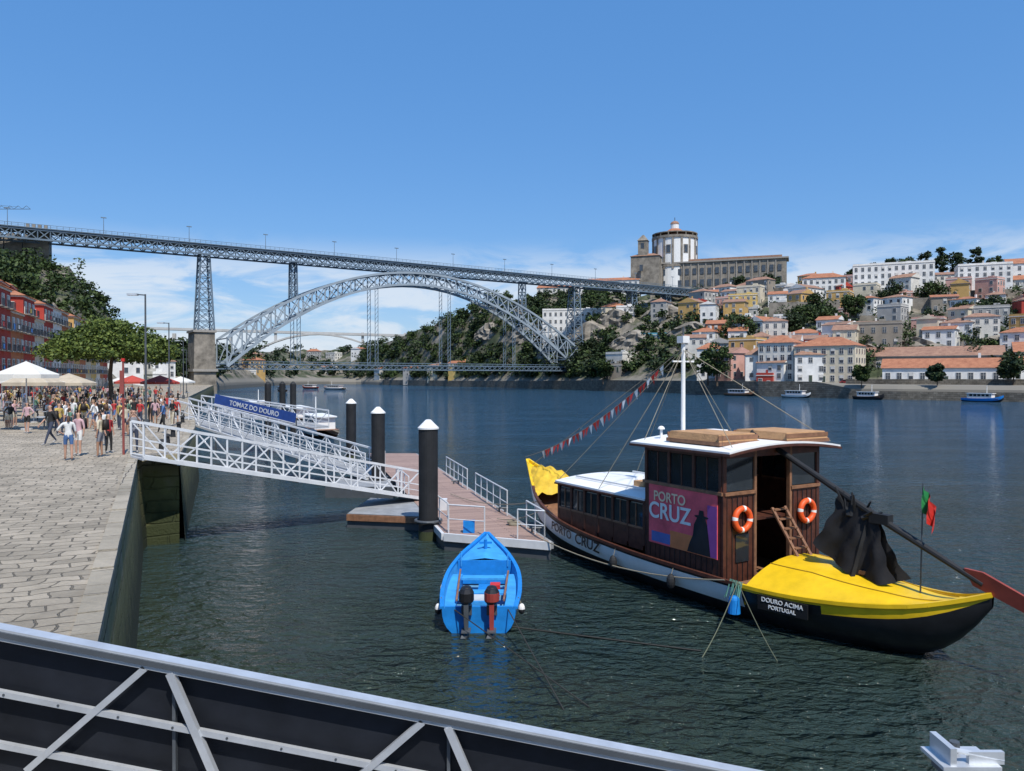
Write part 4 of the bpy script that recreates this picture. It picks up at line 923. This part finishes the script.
for sg in (1,-1):
    CB.box((0,sg*1.32,(z0+3.2)/2+.0),(.09,1.24,3.2-z0),BROWN)
    for k in range(6): CB.box((-.055,sg*1.32-.5+k*.2,(z0+3.2)/2),(.02,.02,3.1-z0),BLACK)
    CB.box((0,sg*.72,2.6),(.12,.09,3.7),BROWN2); CB.box((0,sg*1.9,2.55),(.12,.12,3.8),BROWN)
    CB.box((-.03,sg*1.32,3.25),(.14,1.2,.08),BROWN2)
    WN.box((0,sg*1.32,3.76),(.03,1.1,.9),GLASS)
CB.box((0,0,4.33),(.12,3.84,.24),BROWN)
WN.box((-.06,1.25,1.75),(.03,.5,.75),GLASS)
CB.box((1.2,0,2.45),(2.2,1.5,.08),BROWN); CB.box((2.4,.0,2.6),(.1,3.4,3.6),BLACKM)
CB.box((1.5,0,z0+.09),(3.0,3.7,.06),BROWN2)
CB.box((1.4,-.3,2.9),(.3,.6,.9),BROWN2)
for sg in (-.26,.26): CB.bar((-1.05,sg-.15,1.45),(-.1,sg-.15,2.75),.09,.05,BROWN2)
for k in range(6): t=k/5.5+.05; CB.bar((-1.05+.95*t,-.41,1.45+1.3*t),(-1.05+.95*t,.11,1.45+1.3*t),.14,.035,BROWN2)
def camber(mb,x0,x1,hw_,z,cam_,th,m,n=12):
    P=[]
    for x in (x0,x1):
        for lvl in (0,-th):
            for k in range(n+1): t=-1+2*k/n; P.append((x,t*hw_,z+lvl+cam_*(1-t*t)))
    q=n+1; F=[]
    for k in range(n): F+=[[k,k+1,2*q+k+1,2*q+k],[q+k+1,q+k,3*q+k,3*q+k+1],[k+1,k,q+k,q+k+1],[2*q+k,2*q+k+1,3*q+k+1,3*q+k]]
    F+=[[0,2*q,3*q,q],[n,q+n,3*q+n,2*q+n]]
    mb.add(P,F,m)
camber(RF,-.55,3.45,2.25,4.44,.18,.05,WHITE); camber(RF,-.58,3.48,2.27,4.38,.18,.06,BROWN)
camber(RF,3.15,8.0,1.95,2.70,.16,.06,WHITE); camber(RF,3.13,8.03,1.97,2.63,.16,.05,BROWN)
def pad(x,y,lx,ly,z,rz=0):
    RF.box((x,y,z),(lx,ly,.10),BROWN2,rz); RF.box((x,y,z+.15),(lx*.97,ly*.97,.20),TAN,rz,taper=.93)
    for k in (-.5,.5): RF.box((x+k*lx*.95,y,z+.16),(.03,ly*.99,.12),BROWN2,rz)
pad(1.2,1.12,2.1,1.55,4.58); pad(.55,-.98,2.0,1.8,4.60,.0); RF.box((2.7,-.3,4.70),(.6,1.0,.10),WHITE)
RF.tube((2.9,1.5,4.52),(2.9,1.5,4.82),.04,WHITE,n=8); RF.dome((2.9,1.5,4.82),.11,.10,WHITE,10,3)
RF.box((4.0,-.6,2.94),(.8,.6,.24),WHITE); RF.box((4.6,.7,2.90),(.5,.5,.2),TAN); RF.dome((5.6,0,2.84),.22,.16,WHITE,10,3); RF.bar((3.4,1.3,2.86),(7.6,1.3,2.86),.05,.05,ALUW); RF.bar((3.4,-1.3,2.86),(7.6,-1.3,2.86),.05,.05,ALUW)
for sg in (1,-1):
    for k in range(7): CB.box((3.25+k*.77,sg*1.84,1.95),(.10,.10,1.42),BROWN)
    for k in range(6):
        WN.box((3.635+k*.77,sg*1.84,2.14),(.66,.02,.70),GLASS); CB.box((3.635+k*.77,sg*1.85,1.42),(.68,.06,.66),BROWN); CB.box((3.635+k*.77,sg*1.86,1.77),(.70,.08,.06),BROWN2)
        CB.box((3.635+k*.77,sg*1.87,2.14),(.03,.03,.70),BROWN2)
        CB.box((3.635+k*.77,sg*1.80,2.40),(.60,.02,.22),mat('curtain',(.5,.47,.4),.9))
CB.box((7.9,0,1.75),(.08,3.7,1.6),BROWN); 
for x,y in ((8.9,.45),(8.9,-.5),(9.6,0)):
    for k in range(6): 
        r0=.28+.08*math.sin(math.pi*k/6); r1=.28+.08*math.sin(math.pi*(k+1)/6); CB.tube((x-.45+k*.15,y,1.55),(x-.3+k*.15,y,1.55),r0,BROWN2,r1,n=14,cap=(k in(0,5)))
MS=MB(); MS.X=RX
MS.tube((3.55,0,1),(3.55,0,7.55),.085,WHITE,.065,n=12); MS.box((3.55,0,7.6),(.28,.28,.22),WHITE); MS.tube((3.55,0,7.7),(3.55,0,8.0),.03,STEEL); MS.bar((3.55,-.45,6.9),(3.55,.45,6.9),.05,.05,WHITE)
for q in ((12.6,0,2.7),(8,1.8,2.7),(8,-1.8,2.7),(3.2,1.9,4.5),(3.2,-1.9,4.5),(-.4,2.0,4.55),(-.4,-2.0,4.55),(5.5,-1.9,2.7),(5.5,1.9,2.7)):
    MS.tube((3.55,0,7.3),q,.012,ROPE,n=4,cap=False)
FL=MB(); FL.X=RX; fc=[RED,WHITE,RED,RED,WHITE,RED]
A_=Vector((3.6,0,7.4));B_=Vector((12.9,0.2,3.0))
FA=lambda t: A_+(B_-A_)*t-Vector((0,0,2.2*t*(1-t)))
for i in range(44):
    p=FA(i/44);q=FA((i+1)/44); FL.tube(p,q,.009,ROPE,n=4)
    if 3<i<38: FL.face([tuple(p+(q-p)*.05),tuple(p+(q-p)*.95),tuple(p+(q-p)*.5-Vector((R(-.05,.05),R(-.1,.1),.34)))],fc[i%6])
OR=MB(); OR.X=RX
OR.tube((.9,-.2,4.80),(-3.2,0,2.98),.075,BLACKM,.09,n=10); OR.tube((-3.2,0,2.98),(-5.7,0,1.90),.09,BLACKM,.065,n=10)
OR.box((-3.3,0,2.95),(.5,.22,.24),BLACKM)
P=[(-5.3,0,2.18),(-5.7,0,2.17),(-6.6,0,1.83),(-7.0,0,1.55),(-6.95,0,1.38),(-5.5,0,1.84)]
pts=[(x,.04,z) for x,_,z in P]+[(x,-.04,z) for x,_,z in P]
OR.add(pts,[list(range(6))[::-1],[6+i for i in range(6)]]+[[i,(i+1)%6,(i+1)%6+6,i+6] for i in range(6)],mat('oar_blade',(.26,.045,.025),.5,var=.3))
OR.bar((-2.75,-.35,1.4),(-2.95,0,2.9),.10,.10,BLACKM); OR.bar((-2.75,.35,1.4),(-2.95,0,2.9),.10,.10,BLACKM)
CVB=MB(); CVB.X=RX
for sgn in (1,-1):
    P=[]
    for i in range(29):
        t=i/28; top=Vector((-2.15-1.15*t,0.03*sgn,3.38-.50*t))
        for j in range(13):
            s_=j/12; wv=sgn*(.03+.26*s_)+.10*s_*math.sin(t*15+s_*1.6)+.03*math.sin(t*31+j); drop=1.72*s_*(1-.25*abs(t-.5)*2)+.10*s_*math.sin(t*9)
            P.append((top.x+(.5-t)*1.0*s_**1.5+.04*math.sin(j*1.3+t*8),wv,top.z-drop))
    CVB.add(P,[[i*13+j,(i+1)*13+j,(i+1)*13+j+1,i*13+j+1] for i in range(28) for j in range(12)],mat('black_canvas',(.010,.010,.012),.85,var=.35))
for i in range(10): a=i*.8; OR.tube((-2.4-.05*i,.1*math.sin(a),2.9),(-2.15-.13*i,.16*math.cos(a*2),3.55-.05*i+R(-.1,.15)),.06,BLACKM,.02,n=5)
OR.tube((-4.3,0,1.3),(-4.35,0,3.95),.02,STEEL,.014,n=8)
P=[]
for i in range(7):
    for j in range(6): P.append((-4.37-.24*i/6,.10*math.sin(i*1.9+j*.5),3.88-.62*j/5-.45*i/6))
FG=MB(); FG.X=RX
FG.add(P,[[i*6+j,(i+1)*6+j,(i+1)*6+j+1,i*6+j+1] for i in range(2) for j in range(5)],GREEN); FG.add(P,[[i*6+j,(i+1)*6+j,(i+1)*6+j+1,i*6+j+1] for i in range(2,6) for j in range(5)],RED)
LR=MB(); LR.X=RX
for sg in (1,-1): LR.torus((-.14,sg*1.32,2.55),(0,1,0),(0,0,1),.29,.085,RING,WHITE)
PO=MB(); PO.X=RX; PINK=mat('poster_pink',(.74,.10,.13),.5,var=.3,scale=1.5)
PO.box((1.5,1.985,2.35),(2.75,.03,1.75),PINK); PO.box((1.05,2.003,1.72),(1.8,.006,.48),mat('poster_sunset',(.68,.20,.07),.5)); PO.box((.3,2.008,2.2),(.35,.006,1.4),mat('poster_purple',(.26,.07,.28),.5))
PO.box((2.35,2.003,1.68),(.8,.006,.30),mat('poster_blue',(.10,.15,.4),.5))
sil=[(.95,1.50),(.35,1.50),(.42,2.0),(.48,2.35),(.55,2.5),(.45,2.52),(.42,2.56),(.60,2.58),(.62,2.72),(.78,2.72),(.80,2.58),(.96,2.56),(.94,2.52),(.86,2.5),(.98,2.3),(1.02,2.0),(1.15,1.75),(1.25,1.5)]
PO.face([(x,2.014,z) for x,z in sil],BLACK)
ba=math.atan(.22); PO.box((-1.95,1.90,.74),(1.30,.05,.36),BLACK,ba)
for x in (1.6,4.2): w_,z_=gw(x); PO.dome((x,w_+.12,.60),.13,.22,BLACKM,12,4); PO.dome((x,w_+.12,.60),.13,-.22,BLACKM,12,4); PO.tube((x,w_+.1,.8),(x,w_+.02,z_),.012,ROPE,n=4)
w_,z_=gw(-.7); PO.tube((-.7,w_+.20,.30),(-.7,w_+.20,.66),.16,BLUE,.14,n=14); PO.dome((-.7,w_+.20,.66),.14,.1,BLUE,14,3); PO.tube((-.7,w_+.1,.75),(-.7,w_,z_+.1),.02,ROPE,n=4)
for k in range(9): PO.tube((-.82+.05*k,w_+.04,z_+.12),(-.8+.06*k+R(-.08,.08),w_+.14,z_-.15-R(0,.45)),.016,mat('rope_green',(.12,.30,.24),.8),n=4)
rab=group('river_cargo_boat',O,{'hull':HU,'deck':DK,'stern_deck':YD,'fore_tarpaulin':TP,'cabin':CB,'windows':WN,'roof':RF,'mast':MS,'pennant_string':FL,'steering_oar':OR,'oar_canvas':CVB,'flag':FG,'life_rings':LR,'poster_and_fenders':PO},smooth=('hull','life_rings','stern_deck','fore_tarpaulin','oar_canvas'))
def ltext(n_,body,size,p,m_,tilt=0,ydir=0,sx=1):
    Mw=RX@frame(p,(-1,ydir,tilt),(0,0,1)); text(n_,body,size,Mw,m_,rab,O,sx=sx)
ltext('poster_text_small','PORTO',.40,(1.98,2.02,2.88),mat('text_cream',(.8,.6,.4),.5)); ltext('poster_text','CRUZ',.66,(1.98,2.02,2.44),WHITE)
w5,z5=gw(5.9); w7,z7=gw(7.5)
ltext('hull_lettering_small','PORTO',.40,(7.45,w7+.06,z7-.26),BLACK,-.09,.11,1.1); ltext('hull_lettering','CRUZ',.46,(5.75,w5+.06,z5-.26),BLACK,-.06,.05,1.2)
nx_=-math.sin(ba)*.034; ny_=math.cos(ba)*.034
ltext('stern_lettering_top','DOURO ACIMA',.155,(-1.95+nx_,1.90+ny_,.82),WHITE,0,-.22); ltext('stern_lettering_low','PORTUGAL',.14,(-1.95+nx_,1.90+ny_,.66),WHITE,0,-.22)

# ---------------------------------------------------------------- blue skiff
Ob=(-.83,18.9,0); BX=Matrix(((0,-1,0,Ob[0]),(1,0,0,Ob[1]),(0,0,1,0),(0,0,0,1)))
bst=smooth_st([(0,.92,.62,-.22),(1.5,1.04,.64,-.25),(3.2,1.0,.74,-.22),(4.6,.70,.92,-.12),(5.5,.34,1.08,.1),(6.05,.03,1.26,.6)],26)
H=MB(); hull(H,bst,BX,lambda x,f: WHITE if f<.28 else (BLUE if f<.78 else BLUEL),p=2.6)
tr=[(0,s*.92*math.sqrt(max(0,1-(1-f)**2.6)),-.22+.84*f) for s,fl in ((1,FR_),(-1,FR_[::-1])) for f in fl]
H.face(tr,BLUE)
I=MB(); I.X=BX
for a,b_ in zip(bst,bst[1:]):
    for sg in (1,-1):
        I.bar((a[0],sg*a[1],a[2]+.02),(b_[0],sg*b_[1],b_[2]+.02),.11,.06,BLUE)
        I.add([(a[0],sg*a[1]*.95,a[2]),(a[0],sg*a[1]*.86,.12),(b_[0],sg*b_[1]*.86,.12),(b_[0],sg*b_[1]*.95,b_[2])],[[0,1,2,3]],BLUEL)
        if a[0]<3.2: I.add([(a[0],sg*a[1]*.95,a[2]-.16),(a[0],sg*(a[1]-.36),a[2]-.16),(b_[0],sg*(b_[1]-.36),b_[2]-.16),(b_[0],sg*b_[1]*.95,b_[2]-.16)],[[0,1,2,3]],BLUEL); I.add([(a[0],sg*(a[1]-.36),a[2]-.16),(a[0],sg*(a[1]-.36),.12),(b_[0],sg*(b_[1]-.36),.12),(b_[0],sg*(b_[1]-.36),b_[2]-.16)],[[0,1,2,3]],BLUE)
    I.add([(a[0],-a[1]*.86,.12),(a[0],a[1]*.86,.12),(b_[0],b_[1]*.86,.12),(b_[0],-b_[1]*.86,.12)],[[0,1,2,3]],mat('boat_floor',(.12,.30,.45),.8,var=.4))
    if a[0]>3.9: I.add([(a[0],-a[1]*.95,a[2]-.05),(a[0],0,a[2]+.05),(a[0],a[1]*.95,a[2]-.05),(b_[0],-b_[1]*.95,b_[2]-.05),(b_[0],0,b_[2]+.05),(b_[0],b_[1]*.95,b_[2]-.05)],[[0,1,4,3],[1,2,5,4]],BLUEL)
I.box((.06,0,.45),(.1,1.7,.42),BLUE); I.box((.5,0,.42),(.45,1.75,.06),BLUEL); I.box((2.0,0,.46),(.34,1.9,.06),BLUEL); I.box((3.3,0,.52),(.34,1.85,.06),BLUEL); I.box((3.95,0,.52),(.06,1.6,.7),BLUE)
I.box((1.25,.05,.32),(.6,.7,.4),BLUEL); I.box((2.6,-.1,.28),(.7,.45,.3),BLUE); I.box((1.25,.05,.53),(.5,.6,.03),mat('hatch_white',(.5,.52,.52),.6)); I.torus((2.7,.45,.22),(1,0,0),(0,1,0),.16,.04,ROPE)
I.box((2.75,-.35,.34),(.35,.28,.30),RED); I.bar((.9,.62,.56),(3.6,.70,.68),.05,.05,BROWN2); I.bar((.9,-.62,.56),(3.5,-.72,.66),.05,.05,BROWN2)
I.tube((4.9,0,.95),(4.9,0,1.3),.05,BLUE,n=8); I.bar((4.9,-.2,1.2),(4.9,.2,1.2),.06,.06,BLUE)
for y in (-.7,.7): I.tube((3.9,y,.7),(3.9,y,1.15),.02,BLUEL)
EG=mat('engine_red',(.30,.05,.04),.4)
for y,mc in ((-.33,EG),(.30,BLACK)):
    for (za,zb_,ra,rb) in ((.80,.88,.13,.19),(.88,1.08,.19,.19),(1.08,1.18,.19,.13),(1.18,1.21,.13,.05)):
        I.tube((-.16,y,za),(-.17,y,zb_),ra,mc if (za>.85 and za<1.0) else BLACK,rb,n=14)
    I.box((-.20,y,.48),(.20,.10,.66),mc if mc is EG else STEEL,taper=1.2); I.box((-.28,y,.16),(.36,.22,.03),STEEL); I.tube((-.42,y,.02),(-.08,y,.02),.05,STEEL,.07,n=10)
    for q in range(3): a=q*2.094; I.face([(-.44,y,.02),(-.46,y+.13*math.cos(a),.02+.13*math.sin(a)),(-.42,y+.13*math.cos(a+.7),.02+.13*math.sin(a+.7))],STEEL)
    I.tube((.02,y,.92),(.55,y+.10,1.0),.028,BLACK,.024,n=8); I.box((-.02,y,.60),(.14,.26,.24),STEEL)
for x,y in ((.7,1.08),(.7,-1.08),(2.6,1.12)):
    I.dome((x,y,.40),.09,.14,WHITE,10,4); I.dome((x,y,.40),.09,-.14,BLACKM,10,4); I.tube((x,y,.5),(x,y*.92,.7),.012,ROPE,n=4)
group('blue_motorboat',Ob,{'hull':H,'fittings':I},smooth=('hull',))

RP=MB()
def sag(a,b_,s_,r=.018,m=ROPE,n=12):
    a=Vector(a);b_=Vector(b_); pr=a
    for i in range(1,n+1): t=i/n; p=a+(b_-a)*t-Vector((0,0,4*s_*t*(1-t))); RP.tube(pr,p,r,m,n=5,cap=False); pr=p
pr_=lambda x,y,z: tuple(RX@Vector((x,y,z)))
RPM=mat('rope_wet',(.10,.11,.07),.8)
sag(pr_(-.7,2.1,1.1),(4.1,16.9,-.1),.16,.014,RPM); sag(pr_(-.7,2.1,1.1),(6.0,16.7,-.1),.12,.010,RPM)
sag(pr_(-.3,2.15,1.05),(1.0,26.8,.7),.35,.02,ROPE); sag((-.83,24.9,1.2),(-.6,27.3,.7),.1); sag((-1.5,19,.6),(1.5,14.6,.02),.0,.014,ROPED); sag((-.1,18.9,.6),(1.0,14.5,.0),.0,.014,ROPED)
sag((-.7,19.6,.02),(4.4,17.6,.03),0,.022,ROPED,6); sag(pr_(9,1.6,1.6),(-.6,30.5,.7),.2); sag(pr_(9.6,1.5,1.7),(-3,37,.7),.3)
RP.obj('mooring_ropes')

# ---------------------------------------------------------------- other boats
def tourboat(name,x,y,rot,L,m1=WHITE):
    X=Matrix.Translation((x,y,0))@Matrix.Rotation(rot,4,'Z'); H=MB(); s=smooth_st([(-L/2,L*.10,.95,-.1),(-L*.2,L*.12,.9,-.3),(L*.2,L*.11,1.0,-.3),(L*.42,L*.05,1.4,.0),(L/2,.03,1.8,.8)],20)
    hull(H,s,X,lambda a,f: m1 if f>.4 else BLACK); C=MB(); C.X=X
    C.box((-L*.05,0,1.5),(L*.6,L*.18,1.3),WHITE); C.box((-L*.05,0,1.7),(L*.56,L*.185,.6),GLASS); C.box((-L*.05,0,2.2),(L*.66,L*.2,.12),WHITE)
    for i in range(6): C.box((-L*.3+i*L*.1,0,1.7),(.12,L*.19,.62),WHITE)
    C.box((0,0,.85),(L*.8,L*.18,.08),BROWN2)
    for a,b_ in zip(s,s[1:]):
        C.add([(a[0],-a[1]*.96,a[2]-.05),(a[0],a[1]*.96,a[2]-.05),(b_[0],b_[1]*.96,b_[2]-.05),(b_[0],-b_[1]*.96,b_[2]-.05)],[[0,1,2,3]],BROWN2)
    C.tube((L*.1,0,2.2),(L*.1,0,4.2),.06,WHITE)
    group(name,(x,y,0),{'hull':H,'superstructure':C})
tourboat('tour_boat',-21.5,84,2.0,12); tourboat('tour_boat',-31,108,2.0,16,BLUE); tourboat('tour_boat',-44,132,1.95,16,RED); tourboat('distant_boat',-92,392,2.5,16); tourboat('distant_boat',-100,330,2,14,BROWN2); tourboat('distant_boat',-112,420,2.4,14,RED)
for bb,L,mq in ((.30,12,BROWN2),(.375,10,WHITE),(.47,9,BLACK),(.62,10,BLUE)):
    ys,zs=prof(bb); y=ys[0]-5; tourboat('moored_boat',bb*y,y,-1.0,L,mq)
print('objs',len(bpy.data.objects))
